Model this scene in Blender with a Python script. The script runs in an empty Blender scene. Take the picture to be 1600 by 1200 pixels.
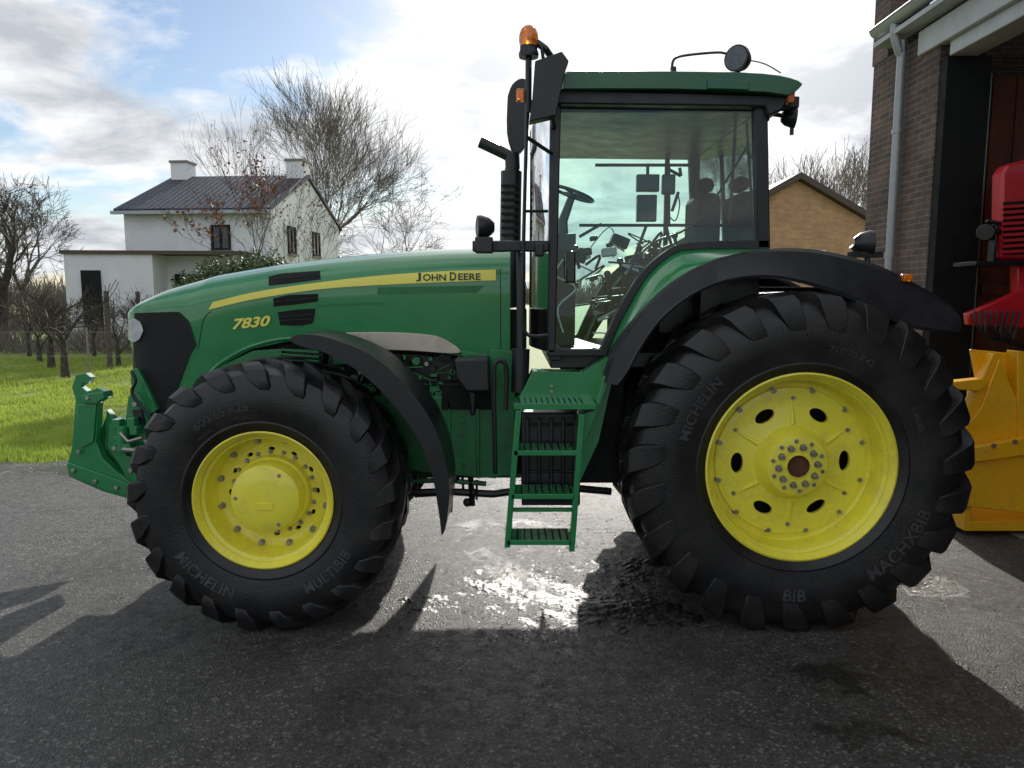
import bpy, bmesh, math, random
from math import sin, cos, pi, radians, atan2, sqrt
from mathutils import Vector, Matrix, Quaternion, noise
R = random.Random(7)
scn = bpy.context.scene
COL = scn.collection
# ---- camera model; used once to turn photo measurements into metres at known depths
F = 1164.; H = 2.0; PT = radians(6.85); CP, SP = cos(PT), sin(PT)
def M(u, v, d):
    a = (u-800)/F; b = (600-v)/F; t = d/(CP+b*SP)
    return Vector((a*t, d, H+t*(b*CP-SP)))
YC = 5.45
# ------------------------------------------------------------------ materials
def nd(nt, typ, ins=None, **kw):
    n = nt.nodes.new(typ)
    for k, v in kw.items(): setattr(n, k, v)
    if ins:
        for k, v in ins.items():
            if isinstance(v, bpy.types.NodeSocket): nt.links.new(v, n.inputs[k])
            else: n.inputs[k].default_value = v
    return n
def ramp(nt, fac, stops):
    r = nd(nt, 'ShaderNodeValToRGB', {0: fac}); e = r.color_ramp.elements
    while len(e) < len(stops): e.new(0.5)
    for i, (p, c) in enumerate(stops):
        e[i].position = p; e[i].color = (c, c, c, 1) if isinstance(c, (int, float)) else (*c, 1)
    return r.outputs[0]
def newmat(name):
    m = bpy.data.materials.new(name); m.use_nodes = True; nt = m.node_tree
    return m, nt, nt.nodes['Principled BSDF']
def mat(name, c, rough=.5, metal=0, var=.15, scale=6., bump=0., bscale=60., coat=0., dirt=None, dirtamt=.5, spec=.5):
    m, nt, b = newmat(name)
    tc = nd(nt, 'ShaderNodeTexCoord').outputs['Object']
    n = nd(nt, 'ShaderNodeTexNoise', {'Vector': tc, 'Scale': scale, 'Detail': 5., 'Roughness': .65}).outputs[0]
    col = ramp(nt, n, [(.3, tuple(x*(1-var) for x in c)), (.7, tuple(min(1, x*(1+var)) for x in c))])
    if dirt:
        n2 = nd(nt, 'ShaderNodeTexNoise', {'Vector': tc, 'Scale': scale*.7+1.3, 'Detail': 9., 'Roughness': .75}).outputs[0]
        f = ramp(nt, n2, [(.48, 0.), (.75, dirtamt)])
        mx = nd(nt, 'ShaderNodeMix', {0: f, 6: col, 7: (*dirt, 1)}, data_type='RGBA'); col = mx.outputs[2]
    nt.links.new(col, b.inputs['Base Color'])
    rr = nd(nt, 'ShaderNodeMapRange', {0: n, 1: .3, 2: .7, 3: max(.02, rough*.75), 4: min(1, rough*1.3)})
    nt.links.new(rr.outputs[0], b.inputs['Roughness'])
    b.inputs['Metallic'].default_value = metal
    b.inputs['Coat Weight'].default_value = coat; b.inputs['Coat Roughness'].default_value = .06
    b.inputs['Specular IOR Level'].default_value = spec
    if bump:
        n3 = nd(nt, 'ShaderNodeTexNoise', {'Vector': tc, 'Scale': bscale, 'Detail': 4.}).outputs[0]
        bp = nd(nt, 'ShaderNodeBump', {'Strength': bump, 'Distance': .02, 'Height': n3})
        nt.links.new(bp.outputs[0], b.inputs['Normal'])
    return m
def brickmat(name, c1, c2, mortar, bw=.22, bh=.065, rough=.85, lo=.5, hi=1.35):
    m, nt, b = newmat(name)
    g = nd(nt, 'ShaderNodeNewGeometry').outputs['Position']
    s = nd(nt, 'ShaderNodeSeparateXYZ', {0: g})
    ad = nd(nt, 'ShaderNodeMath', {0: s.outputs[0], 1: s.outputs[1]}, operation='ADD')
    cb = nd(nt, 'ShaderNodeCombineXYZ', {0: ad.outputs[0], 1: s.outputs[2]})
    br = nd(nt, 'ShaderNodeTexBrick', {'Vector': cb.outputs[0], 'Color1': (*c1, 1), 'Color2': (*c2, 1), 'Mortar': (*mortar, 1),
            'Scale': 1., 'Mortar Size': .007, 'Mortar Smooth': .3, 'Bias': .1, 'Brick Width': bw, 'Row Height': bh})
    n = nd(nt, 'ShaderNodeTexNoise', {'Vector': g, 'Scale': 2.2, 'Detail': 8., 'Roughness': .7}).outputs[0]
    f = ramp(nt, n, [(.3, lo), (.7, hi)])
    mx = nd(nt, 'ShaderNodeMix', {0: 1., 6: br.outputs[0], 7: f}, data_type='RGBA', blend_type='MULTIPLY')
    nt.links.new(mx.outputs[2], b.inputs['Base Color']); b.inputs['Roughness'].default_value = rough
    bp = nd(nt, 'ShaderNodeBump', {'Strength': .6, 'Distance': .01, 'Height': br.outputs[1]}); bp.invert = True
    nt.links.new(bp.outputs[0], b.inputs['Normal'])
    return m
def glassmat(name, tint, refl=1.0):
    m = bpy.data.materials.new(name); m.use_nodes = True; nt = m.node_tree; nt.nodes.clear()
    o = nd(nt, 'ShaderNodeOutputMaterial')
    fr = nd(nt, 'ShaderNodeFresnel', {'IOR': 1.45})
    mu = nd(nt, 'ShaderNodeMath', {0: fr.outputs[0], 1: refl}, operation='MULTIPLY'); mu.use_clamp = True
    tc = nd(nt, 'ShaderNodeTexCoord').outputs['Object']
    n = nd(nt, 'ShaderNodeTexNoise', {'Vector': tc, 'Scale': 3., 'Detail': 8.}).outputs[0]
    col = ramp(nt, n, [(.3, tint), (.75, tuple(x*.9 for x in tint))])
    t = nd(nt, 'ShaderNodeBsdfTransparent', {0: col}); g = nd(nt, 'ShaderNodeBsdfGlossy', {0: (1, 1, 1, 1), 1: .03})
    mx = nd(nt, 'ShaderNodeMixShader', {0: mu.outputs[0], 1: t.outputs[0], 2: g.outputs[0]})
    n5 = nd(nt, 'ShaderNodeTexNoise', {'Vector': tc, 'Scale': 5., 'Detail': 10., 'Roughness': .8}).outputs[0]
    df = nd(nt, 'ShaderNodeBsdfDiffuse', {0: (.5, .52, .5, 1)})
    mx2 = nd(nt, 'ShaderNodeMixShader', {0: ramp(nt, n5, [(.5, .0), (.85, .08)]), 1: mx.outputs[0], 2: df.outputs[0]})
    nt.links.new(mx2.outputs[0], o.inputs[0]); return m
GREEN = mat('green_paint', (.015, .23, .070), .24, 0, .1, 3, coat=.8, dirt=(.06, .16, .07), dirtamt=.35)
ROOFG = mat('roof_green_paint', (.010, .115, .048), .35, 0, .12, 3, coat=.3, dirt=(.05, .10, .055), dirtamt=.4)
GREEND = mat('green_paint_dirty_shade', (.018, .19, .06), .42, 0, .25, 8, bump=.1, dirt=(.07, .07, .05), dirtamt=.7)  # dirty green; also paints recess and crease shade on the hood
YEL = mat('yellow_rim_paint', (.94, .86, .07), .34, 0, .05, 5, coat=.3, dirt=(.50, .42, .12), dirtamt=.65)
YELP = mat('yellow_decal', (.95, .88, .16), .35, 0, .03, 5)
ORY = mat('orange_yellow_paint', (.95, .47, .01), .4, 0, .1, 4, dirt=(.4, .22, .04), dirtamt=.5)
RUB = mat('tyre_rubber', (.010, .0102, .011), .40, 0, .3, 3.5, bump=.15, bscale=90, dirt=(.042, .038, .033), dirtamt=.6, spec=.5)
RUBL = mat('tyre_letters', (.05, .05, .053), .42, 0, .1, 9)
BLK = mat('black_plastic', (.013, .014, .017), .36, 0, .2, 7, bump=.05, bscale=200, spec=.5)
BLKG = mat('black_gloss', (.012, .012, .014), .2, 0, .1, 7)
DARK = mat('dark_recess', (.008, .009, .009), .7, 0, .3, 7, spec=.3)
MESHB = mat('dark_grille_mesh', (.012, .013, .014), .45, 0, .3, 40, bump=.6, bscale=300, spec=.4)
STEEL = mat('steel_bolt', (.35, .34, .31), .4, .8, .2, 30)
RUST = mat('rusty_steel', (.15, .05, .03), .85, 0, .4, 3, bump=.3, dirt=(.04, .025, .02), dirtamt=.8)
HUBR = mat('rusty_hub', (.12, .045, .022), .85, 0, .4, 9, bump=.3)
CREAM = mat('heat_shield', (.55, .50, .42), .35, .4, .15, 7, dirt=(.2, .13, .08), dirtamt=.5)
DECG = mat('green_lettering', (.01, .05, .025), .4)
HLG = mat('headlamp_lens', (.6, .63, .66), .12, .3, .2, 25)
LENS = mat('work_lamp_lens', (.10, .11, .12), .12, .2, .3, 30)
ORG = mat('orange_lens', (1., .26, .01), .15, 0, .1, 20, coat=.5)
ORG.node_tree.nodes['Principled BSDF'].inputs['Transmission Weight'].default_value = .45
SEAT = mat('seat_fabric', (.035, .038, .04), .8, 0, .3, 20, bump=.3)
SCREEN = mat('screen', (.02, .025, .03), .15)
GLASS = glassmat('cab_glass', (.73, .905, .835), 1.25)
WHITE = mat('white_render', (.74, .755, .785), .75, 0, .07, 1.2, bump=.1, dirt=(.5, .5, .48), dirtamt=.35)
GREY = mat('grey_metal', (.34, .36, .38), .4, .4, .15, 4)
BEAM = mat('painted_beam', (.50, .51, .53), .6, 0, .1, 3, dirt=(.25, .25, .25))
WINB = mat('window_glass', (.03, .035, .04), .08)
REDP = mat('red_paint', (.58, .012, .022), .33, 0, .12, 5, coat=.3, dirt=(.25, .03, .03))
BARK = mat('bark', (.055, .043, .033), .9, 0, .35, 12)
BARKG = mat('bark_grey_haze', (.15, .13, .11), .9, 0, .3, 3)  # grey bark, paled so its colour stands in for distance haze
TWIGF = mat('far_twigs', (.17, .145, .12), .9, 0, .25, .2)
LEAFB = mat('brown_leaf', (.24, .08, .035), .7, 0, .4, 4)
LEAFG = mat('evergreen_leaf', (.06, .10, .022), .5, 0, .5, 3)
BRICKD = brickmat('weathered_brick', (.17, .105, .08), (.10, .068, .058), (.19, .17, .155))
BRICKY = brickmat('tan_brick', (.60, .34, .17), (.48, .26, .12), (.45, .36, .27), lo=.8, hi=1.15)
WOODT = mat('roof_trim', (.085, .065, .05), .7, 0, .2, 3)
WOODP = mat('weathered_post', (.10, .08, .065), .9, 0, .3, 8)
MUD = mat('mud', (.022, .018, .014), .36, 0, .4, 20, bump=.5, bscale=50)
CONC = mat('concrete', (.22, .21, .19), .9, 0, .2, 9)
def tilemat():
    m, nt, b = newmat('roof_tiles')
    tc = nd(nt, 'ShaderNodeNewGeometry').outputs['Position']
    s = nd(nt, 'ShaderNodeSeparateXYZ', {0: tc})
    cb = nd(nt, 'ShaderNodeCombineXYZ', {0: s.outputs[0], 1: s.outputs[1]})
    br = nd(nt, 'ShaderNodeTexBrick', {'Vector': cb.outputs[0], 'Color1': (.045, .055, .09, 1), 'Color2': (.03, .036, .06, 1), 'Mortar': (.008, .008, .012, 1),
            'Scale': 1., 'Mortar Size': .035, 'Mortar Smooth': .6, 'Brick Width': .25, 'Row Height': .3}); br.offset = 0
    nt.links.new(br.outputs[0], b.inputs['Base Color']); b.inputs['Roughness'].default_value = .6
    bp = nd(nt, 'ShaderNodeBump', {'Strength': .9, 'Distance': .04, 'Height': br.outputs[1]}); bp.invert = True
    nt.links.new(bp.outputs[0], b.inputs['Normal']); return m
TILE = tilemat()
def asphaltmat():
    m, nt, b = newmat('asphalt')
    g = nd(nt, 'ShaderNodeNewGeometry').outputs['Position']
    dn = nd(nt, 'ShaderNodeTexNoise', {'Vector': g, 'Scale': 3.2, 'Detail': 6., 'Roughness': .7}).outputs['Color']
    gd = nd(nt, 'ShaderNodeVectorMath', {0: nd(nt, 'ShaderNodeVectorMath', {0: dn, 1: (.5, .5, .5)}, operation='SUBTRACT').outputs[0], 1: (1.1, 1.1, 0)}, operation='MULTIPLY').outputs[0]
    g2 = nd(nt, 'ShaderNodeVectorMath', {0: g, 1: gd}, operation='ADD').outputs[0]
    def blob(x, y, sx, sy, a, lo=.3, hi=1.2, src=g2):
        dv = nd(nt, 'ShaderNodeVectorMath', {0: src, 1: (x, y, 0)}, operation='SUBTRACT').outputs[0]
        dv = nd(nt, 'ShaderNodeVectorMath', {0: dv, 1: (1/sx, 1/sy, 0)}, operation='MULTIPLY').outputs[0]
        ln = nd(nt, 'ShaderNodeVectorMath', {0: dv}, operation='LENGTH').outputs['Value']
        return nd(nt, 'ShaderNodeMapRange', {0: ln, 1: lo, 2: hi, 3: a, 4: 0.}).outputs[0]
    add = lambda p, q: nd(nt, 'ShaderNodeMath', {0: p, 1: q}, operation='ADD').outputs[0]
    mul = lambda p, q: nd(nt, 'ShaderNodeMath', {0: p, 1: q}, operation='MULTIPLY').outputs[0]
    big = nd(nt, 'ShaderNodeTexNoise', {'Vector': g, 'Scale': .6, 'Detail': 7., 'Roughness': .62, 'Distortion': .5}).outputs[0]
    big = add(big, blob(.3, 5.6, 1.5, 2.4, .16)); big = add(big, blob(-5.6, 8.4, 1.8, .35, .22)); big = add(big, blob(2.9, 4.9, .6, .5, .12))
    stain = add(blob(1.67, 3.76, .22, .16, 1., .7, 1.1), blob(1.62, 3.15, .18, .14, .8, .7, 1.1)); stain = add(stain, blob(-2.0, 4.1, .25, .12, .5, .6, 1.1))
    fine = nd(nt, 'ShaderNodeTexNoise', {'Vector': g, 'Scale': 48., 'Detail': 6., 'Roughness': .8}).outputs[0]
    vo = nd(nt, 'ShaderNodeTexVoronoi', {'Vector': g, 'Scale': 75.}); vo2 = nd(nt, 'ShaderNodeTexVoronoi', {'Vector': g, 'Scale': 140.})
    mid = nd(nt, 'ShaderNodeTexNoise', {'Vector': g, 'Scale': 3.5, 'Detail': 10., 'Roughness': .78}).outputs[0]
    mid2 = nd(nt, 'ShaderNodeTexNoise', {'Vector': g, 'Scale': 13., 'Detail': 6., 'Roughness': .7, 'Distortion': .6}).outputs[0]
    c = ramp(nt, fine, [(.34, (.022, .022, .023)), (.66, (.13, .126, .12))])
    sc1 = nd(nt, 'ShaderNodeSeparateColor', {0: vo.outputs['Color']}).outputs[0]; sc2 = nd(nt, 'ShaderNodeSeparateColor', {0: vo2.outputs['Color']}).outputs[0]
    sp = ramp(nt, sc1, [(.90, 0.), (.96, .85)]); sp2 = ramp(nt, sc2, [(.84, 0.), (.93, .65)])
    c2 = nd(nt, 'ShaderNodeMix', {0: sp, 6: c, 7: (.30, .28, .25, 1)}, data_type='RGBA').outputs[2]
    c2 = nd(nt, 'ShaderNodeMix', {0: sp2, 6: c2, 7: (.20, .19, .18, 1)}, data_type='RGBA').outputs[2]
    wet = ramp(nt, big, [(.45, 0.), (.60, 1.)])
    dm = ramp(nt, mid, [(.32, .6), (.68, 1.2)])
    c3 = nd(nt, 'ShaderNodeMix', {0: 1., 6: c2, 7: dm}, data_type='RGBA', blend_type='MULTIPLY').outputs[2]
    dk = nd(nt, 'ShaderNodeMapRange', {0: wet, 3: 1., 4: .5}).outputs[0]
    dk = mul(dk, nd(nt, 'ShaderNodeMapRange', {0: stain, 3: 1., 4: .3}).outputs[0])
    c4 = nd(nt, 'ShaderNodeMix', {0: 1., 6: c3, 7: dk}, data_type='RGBA', blend_type='MULTIPLY').outputs[2]
    nt.links.new(c4, b.inputs['Base Color'])
    ro = nd(nt, 'ShaderNodeMapRange', {0: wet, 3: .46, 4: .27}).outputs[0]
    ro_ = add(ro, nd(nt, 'ShaderNodeMapRange', {0: mid, 1: .3, 2: .7, 3: -.07, 4: .09}).outputs[0])
    ro_ = add(ro_, mul(wet, nd(nt, 'ShaderNodeMapRange', {0: mid2, 1: .42, 2: .6, 3: -.05, 4: .22}).outputs[0]))
    pud = ramp(nt, big, [(.675, 0.), (.73, 1.)])
    ro2 = nd(nt, 'ShaderNodeMix', {0: pud, 2: ro_, 3: .12}).outputs[0]
    nt.links.new(ro2, b.inputs['Roughness'])
    # lower specular in noise patches breaks up the glare
    spc = nd(nt, 'ShaderNodeMapRange', {0: mid2, 1: .4, 2: .62, 3: .5, 4: .22}).outputs[0]
    nt.links.new(spc, b.inputs['Specular IOR Level'])
    hs = add(add(fine, vo.outputs['Distance']), vo2.outputs['Distance'])
    st = mul(nd(nt, 'ShaderNodeMapRange', {0: pud, 3: 1., 4: .3}).outputs[0], nd(nt, 'ShaderNodeMapRange', {0: wet, 3: .78, 4: .62}).outputs[0])
    bp = nd(nt, 'ShaderNodeBump', {'Strength': st, 'Distance': .013, 'Height': hs})
    bp2 = nd(nt, 'ShaderNodeBump', {'Strength': .45, 'Distance': .05, 'Height': add(mid, mul(mid2, .35)), 'Normal': bp.outputs[0]})
    nt.links.new(bp2.outputs[0], b.inputs['Normal']); return m
def grassmat(name, ca, cb_, tl=0.):
    m, nt, b = newmat(name)
    g = nd(nt, 'ShaderNodeNewGeometry').outputs['Position']
    n = nd(nt, 'ShaderNodeTexNoise', {'Vector': g, 'Scale': .9, 'Detail': 9., 'Roughness': .78}).outputs[0]
    c = ramp(nt, n, [(.3, ca), (.5, cb_), (.60, cb_), (.68, (.16, .11, .06))])
    nt.links.new(c, b.inputs['Base Color']); b.inputs['Roughness'].default_value = .75
    if tl:
        t = nd(nt, 'ShaderNodeBsdfTranslucent', {0: c}); mx = nd(nt, 'ShaderNodeMixShader', {0: tl, 1: b.outputs[0], 2: t.outputs[0]})
        nt.links.new(mx.outputs[0], nt.nodes['Material Output'].inputs[0])
    else:
        n2 = nd(nt, 'ShaderNodeTexNoise', {'Vector': g, 'Scale': 25., 'Detail': 5.}).outputs[0]
        bp = nd(nt, 'ShaderNodeBump', {'Strength': .8, 'Distance': .05, 'Height': n2}); nt.links.new(bp.outputs[0], b.inputs['Normal'])
    return m
ASPH = asphaltmat(); GRASS = grassmat('grass_ground', (.10, .15, .03), (.20, .25, .045)); BLADE = grassmat('grass_blades', (.20, .30, .04), (.38, .47, .08), .5)
# ------------------------------------------------------------------ mesh builder
W = {}
def par(o, parent, loc):
    if parent: o.parent = parent; o.location = Vector(loc)-W[parent.name]
    else: o.location = loc
    W[o.name] = Vector(loc)
def empty(name, loc, parent=None, **pr):
    o = bpy.data.objects.new(name, None); o.empty_display_size = .2; COL.objects.link(o); par(o, parent, loc)
    for k, v in pr.items(): o[k] = v
    return o
class B:
    def __init__(s): s.v = []; s.f = []; s.m = []
    def add(s, vs, fs, mi=0):
        n = len(s.v); s.v += [Vector(p) for p in vs]; s.f += [tuple(i+n for i in f) for f in fs]; s.m += [mi]*len(fs)
    def box(s, x0, x1, y0, y1, z0, z1, mi=0, fn=None):
        vs = [(x, y, z) for x in (x0, x1) for y in (y0, y1) for z in (z0, z1)]
        if fn: vs = [fn(*p) for p in vs]
        s.add(vs, [(0, 1, 3, 2), (4, 6, 7, 5), (0, 4, 5, 1), (2, 3, 7, 6), (0, 2, 6, 4), (1, 5, 7, 3)], mi)
    def tube(s, pts, rs, n=8, mi=0, cap=True):
        pts = [Vector(p) for p in pts]
        if not isinstance(rs, (list, tuple)): rs = [rs]*len(pts)
        k0 = len(s.v); up = None
        for i, p in enumerate(pts):
            d = (pts[min(i+1, len(pts)-1)]-pts[max(i-1, 0)])
            d = d.normalized() if d.length > 1e-9 else Vector((0, 0, 1))
            if up is None: up = d.orthogonal().normalized()
            else:
                up = up-d*up.dot(d); up = up.normalized() if up.length > 1e-6 else d.orthogonal().normalized()
            w = d.cross(up)
            for j in range(n):
                a = 2*pi*j/n; s.v.append(p+(up*cos(a)+w*sin(a))*rs[i])
        for i in range(len(pts)-1):
            for j in range(n):
                a = k0+i*n+j; b = k0+i*n+(j+1) % n; s.f.append((a, b, b+n, a+n)); s.m.append(mi)
        if cap:
            s.f.append(tuple(k0+j for j in range(n))[::-1]); s.m.append(mi)
            e = k0+(len(pts)-1)*n; s.f.append(tuple(e+j for j in range(n))); s.m.append(mi)
    def prism(s, pts, y1, mi=0):
        n = len(pts); pts = [Vector(p) for p in pts]
        vs = pts+[Vector((p.x, p.y+y1, p.z)) for p in pts]
        s.add(vs, [tuple(range(n)), tuple(range(2*n-1, n-1, -1))]+[(i, i+n, (i+1) % n+n, (i+1) % n) for i in range(n)], mi)
    def pp(s, uv, d0, d1, mi=0): s.prism([M(u, v, d0) for u, v in uv], d1-d0, mi)
    def lathe(s, c, prof, n=64, mi=0, sgn=1):
        k0 = len(s.v)
        for r, y in prof:
            for j in range(n):
                a = 2*pi*j/n; s.v.append(Vector((c[0]+r*cos(a), c[1]+sgn*y, c[2]+r*sin(a))))
        for i in range(len(prof)-1):
            for j in range(n):
                a = k0+i*n+j; b = k0+i*n+(j+1) % n; s.f.append((a, b, b+n, a+n)); s.m.append(mi)
    def ball(s, c, r, sc=(1, 1, 1), n=10, mi=0):
        vs = []; fs = []
        for i in range(n+1):
            for j in range(2*n):
                t = pi*i/n; a = pi*j/n
                vs.append((c[0]+r*sc[0]*sin(t)*cos(a), c[1]+r*sc[1]*sin(t)*sin(a), c[2]+r*sc[2]*cos(t)))
        for i in range(n):
            for j in range(2*n): fs.append((i*2*n+j, i*2*n+(j+1) % (2*n), (i+1)*2*n+(j+1) % (2*n), (i+1)*2*n+j))
        s.add(vs, fs, mi)
    def mirror(s):
        o = B(); o.v = [Vector((p.x, 2*YC-p.y, p.z)) for p in s.v]; o.f = [f[::-1] for f in s.f]; o.m = s.m[:]; return o
    def make(s, name, mats, parent=None, smooth=True, bevel=0, recalc=True, ang=35, **pr):
        if not isinstance(mats, (list, tuple)): mats = [mats]
        lo = Vector([min(p[i] for p in s.v) for i in range(3)]); hi = Vector([max(p[i] for p in s.v) for i in range(3)])
        c = (lo+hi)/2
        if not parent: c.z = lo.z
        me = bpy.data.meshes.new(name); me.from_pydata([p-c for p in s.v], [], s.f)
        for m in mats: me.materials.append(m)
        me.polygons.foreach_set('material_index', s.m)
        if recalc:
            bm = bmesh.new(); bm.from_mesh(me)
            bmesh.ops.remove_doubles(bm, verts=bm.verts, dist=1e-5)
            bmesh.ops.recalc_face_normals(bm, faces=bm.faces); bm.to_mesh(me); bm.free()
        if smooth:
            me.shade_smooth(); me.set_sharp_from_angle(angle=radians(ang))
        o = bpy.data.objects.new(name, me); COL.objects.link(o); par(o, parent, c)
        if bevel:
            b = o.modifiers.new('bevel', 'BEVEL'); b.width = bevel; b.segments = 2; b.limit_method = 'ANGLE'; b.angle_limit = radians(40)
        for k, v in pr.items(): o[k] = v
        return o
def interp(xs, ys, x):
    if x <= xs[0]: return ys[0]
    for i in range(1, len(xs)):
        if x <= xs[i]:
            t = (x-xs[i-1])/max(1e-9, xs[i]-xs[i-1]); return ys[i-1]+(ys[i]-ys[i-1])*t
    return ys[-1]
def smoothpts(p, k=4):
    out = []
    for i in range(len(p)-1):
        a = p[max(i-1, 0)]; b = p[i]; c = p[i+1]; d = p[min(i+2, len(p)-1)]
        for j in range(k):
            t = j/k; out.append(tuple(.5*(2*b[q]+(c[q]-a[q])*t+(2*a[q]-5*b[q]+4*c[q]-d[q])*t*t+(-a[q]+3*b[q]-3*c[q]+d[q])*t**3) for q in range(len(b))))
    out.append(tuple(p[-1])); return out
def textgeo(body, shear=0, bold=0., spacing=1.):
    cu = bpy.data.curves.new('lettering', 'FONT'); cu.body = body; cu.shear = shear; cu.offset = bold; cu.space_character = spacing; cu.align_x = 'CENTER'
    cu.resolution_u = 4
    o = bpy.data.objects.new('lettering', cu); COL.objects.link(o)
    dg = bpy.context.evaluated_depsgraph_get(); me = bpy.data.meshes.new_from_object(o.evaluated_get(dg))
    vs = [tuple(v.co) for v in me.vertices]; fs = [tuple(p.vertices) for p in me.polygons]
    bpy.data.objects.remove(o); bpy.data.meshes.remove(me); bpy.data.curves.remove(cu)
    return vs, fs
# =================================================================== TRACTOR
T = empty('tractor', (0, YC, 0), label='green farm tractor with yellow rims parked on wet asphalt yard', category='tractor')
# ---- hood
topP = [M(u, v, 5.2) for u, v in [(198, 492), (204, 480), (225, 466), (260, 449), (330, 428), (430, 411), (520, 400), (600, 392), (700, 386), (797, 383)]]
botP = [M(u, v, 5.0) for u, v in [(198, 545), (204, 590), (215, 620), (235, 650), (262, 652), (300, 610), (330, 585), (350, 568), (390, 546), (450, 533), (540, 538), (640, 546), (718, 556), (797, 560)]]
tx, tz = [p.x for p in topP], [p.z for p in topP]; bx, bz = [p.x for p in botP], [p.z for p in botP]
X0 = M(202, 530, 5.12).x; X1 = M(797, 500, 5.0).x
def hw(x):
    w = .44+.035*(x-X0)/(X1-X0); d = x-X0
    if d < .22: w *= (.72+.28*sqrt(max(0, 1-((.22-d)/.22)**2)))
    return w
def hsec(x):
    zt = interp(tx, tz, x); zb = interp(bx, bz, x); return zt, zb, zt-.21*min(1, .35+(x-X0)/.7)
def hy(x, z):
    zt, zb, zs = hsec(x); w = hw(x)
    if z <= zs: return YC-w*(1-.05*((zs-z)/max(.01, zs-zb))**1.5)
    th = min(1, (z-zs)/(zt-zs)); return YC-w*(1-th**2.2)**(1/2.2)
def onhood(u, v, off=.004):
    d = 5.0
    for _ in range(12):
        p = M(u, v, d); q = hy(max(X0+.005, p.x), p.z); d = d*.5+q*.5
    p = M(u, v, d); p.y -= off; return p
b = B(); xs = [X0+(X1-X0)*(i/60)**1.3 for i in range(61)]
for x in xs:
    zt, zb, zs = hsec(x); w = hw(x); half = []
    for k in range(5):
        z = zb+(zs-zb)*k/4; half.append((w*(1-.05*((zs-z)/max(.01, zs-zb))**1.5), z))
    for k in range(1, 9):
        t = pi/2*k/8; half.append((w*max(0, cos(t))**(2/2.2), zs+(zt-zs)*sin(t)**(2/2.2)))
    ring = [(-a, z) for a, z in half]+[(a, z) for a, z in half[-2::-1]]
    for a, z in ring: b.v.append(Vector((x, YC+a, z)))
n = len(ring)
for i in range(60):
    for j in range(n-1): b.f.append((i*n+j, (i+1)*n+j, (i+1)*n+j+1, i*n+j+1)); b.m.append(0)
b.f.append(tuple(range(n))); b.m.append(0); b.f.append(tuple(60*n+j for j in range(n))); b.m.append(0)
hood = b.make('hood', GREEN, T, ang=50)
def patch(top, bot, name, m, off=.004, cols=24, rows=5, parent=hood, **pr):
    b = B(); ut = [p[0] for p in top]; ub = [p[0] for p in bot]
    for i in range(cols+1):
        f = i/cols; a = ut[0]+(ut[-1]-ut[0])*f; c = ub[0]+(ub[-1]-ub[0])*f
        va = interp(ut, [p[1] for p in top], a); vb = interp(ub, [p[1] for p in bot], c)
        for j in range(rows+1):
            g = j/rows; b.v.append(onhood(a+(c-a)*g, va+(vb-va)*g, off))
    r1 = rows+1
    for i in range(cols):
        for j in range(rows): b.f.append((i*r1+j, (i+1)*r1+j, (i+1)*r1+j+1, i*r1+j+1)); b.m.append(0)
    return b.make(name, m, parent, **pr)
patch(smoothpts([(333, 472), (400, 456), (500, 441), (600, 430), (690, 424), (775, 421)]), smoothpts([(326, 484), (400, 467), (500, 452), (600, 445), (690, 441), (775, 438)]), 'stripe_decal', YELP, .006, 60, 2)
patch([(211, 489), (280, 487), (296, 503), (307, 540)], [(208, 600), (235, 648), (262, 650), (300, 548)], 'front_grille', MESHB, .010, 24, 10)
for tp, bt in (([(420, 432), (440, 427), (500, 423)], [(420, 446), (450, 443), (501, 436)]), ([(427, 466), (450, 461), (497, 459)], [(428, 479), (460, 476), (497, 471)]), ([(434, 488), (460, 484), (493, 482)], [(438, 508), (470, 509), (489, 505)])):
    patch(tp, bt, 'hood_vent', DARK, .004, 14, 2)
patch([(590, 449), (757, 446)], [(590, 460), (745, 457)], 'hood_recess_shade', GREEND, .003, 20, 2)  # darker green strip paints the shade of a recess on the side panel
patch([(497, 476), (600, 472)], [(497, 479), (600, 475)], 'hood_crease_shade', GREEND, .003, 14, 1)  # thin darker strip paints crease shade; the surface stays smooth
patch([(203, 500), (212, 497), (222, 503), (226, 515)], [(203, 530), (211, 535), (220, 530), (226, 517)], 'headlight', HLG, .022, 10, 8)
for (u0, v0, u1, v1) in [(422, 437, 500, 429), (428, 472, 497, 465), (436, 495, 492, 491), (437, 501, 491, 498)]:
    b = B(); b.tube([onhood(u0+(u1-u0)*t/6, v0+(v1-v0)*t/6, .006) for t in range(7)], .003, 4); b.make('vent_slat', BLK, hood)
b = B(); b.tube([onhood(u, v, .0) for u, v in smoothpts([(316, 598), (333, 578), (352, 563), (392, 542), (450, 529), (535, 532)], 4)], .014, 8); b.make('wheel_arch_lip', GREEN, hood)
b = B(); b.tube([onhood(u, v, -.001) for u, v in smoothpts([(310, 545), (318, 500), (330, 487)], 5)], .003, 5); b.make('panel_seam', DARK, hood)
b = B(); b.tube([onhood(782, v, -.001) for v in range(420, 560, 12)], .003, 5); b.make('panel_seam', DARK, hood)
def hoodtext(body, u0, u1, vbase, h, name, m, shear=0, bold=.012, slope=0, spacing=1.):
    vs, fs = textgeo(body, shear, bold, spacing)
    xa = min(p[0] for p in vs); xb = max(p[0] for p in vs); k = (u1-u0)/(xb-xa); ya = min(p[1] for p in vs); yb = max(p[1] for p in vs); ky = h/(yb-ya)
    b = B(); b.add([onhood(u0+(p[0]-xa)*k, vbase-(p[1]-ya)*ky+slope*((p[0]-xa)*k), .009) for p in vs], fs)
    return b.make(name, m, hood, smooth=False, recalc=False)
hoodtext('J', 650, 658, 439.8, 13.5, 'brand_lettering', DECG, 0, .02)
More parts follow.
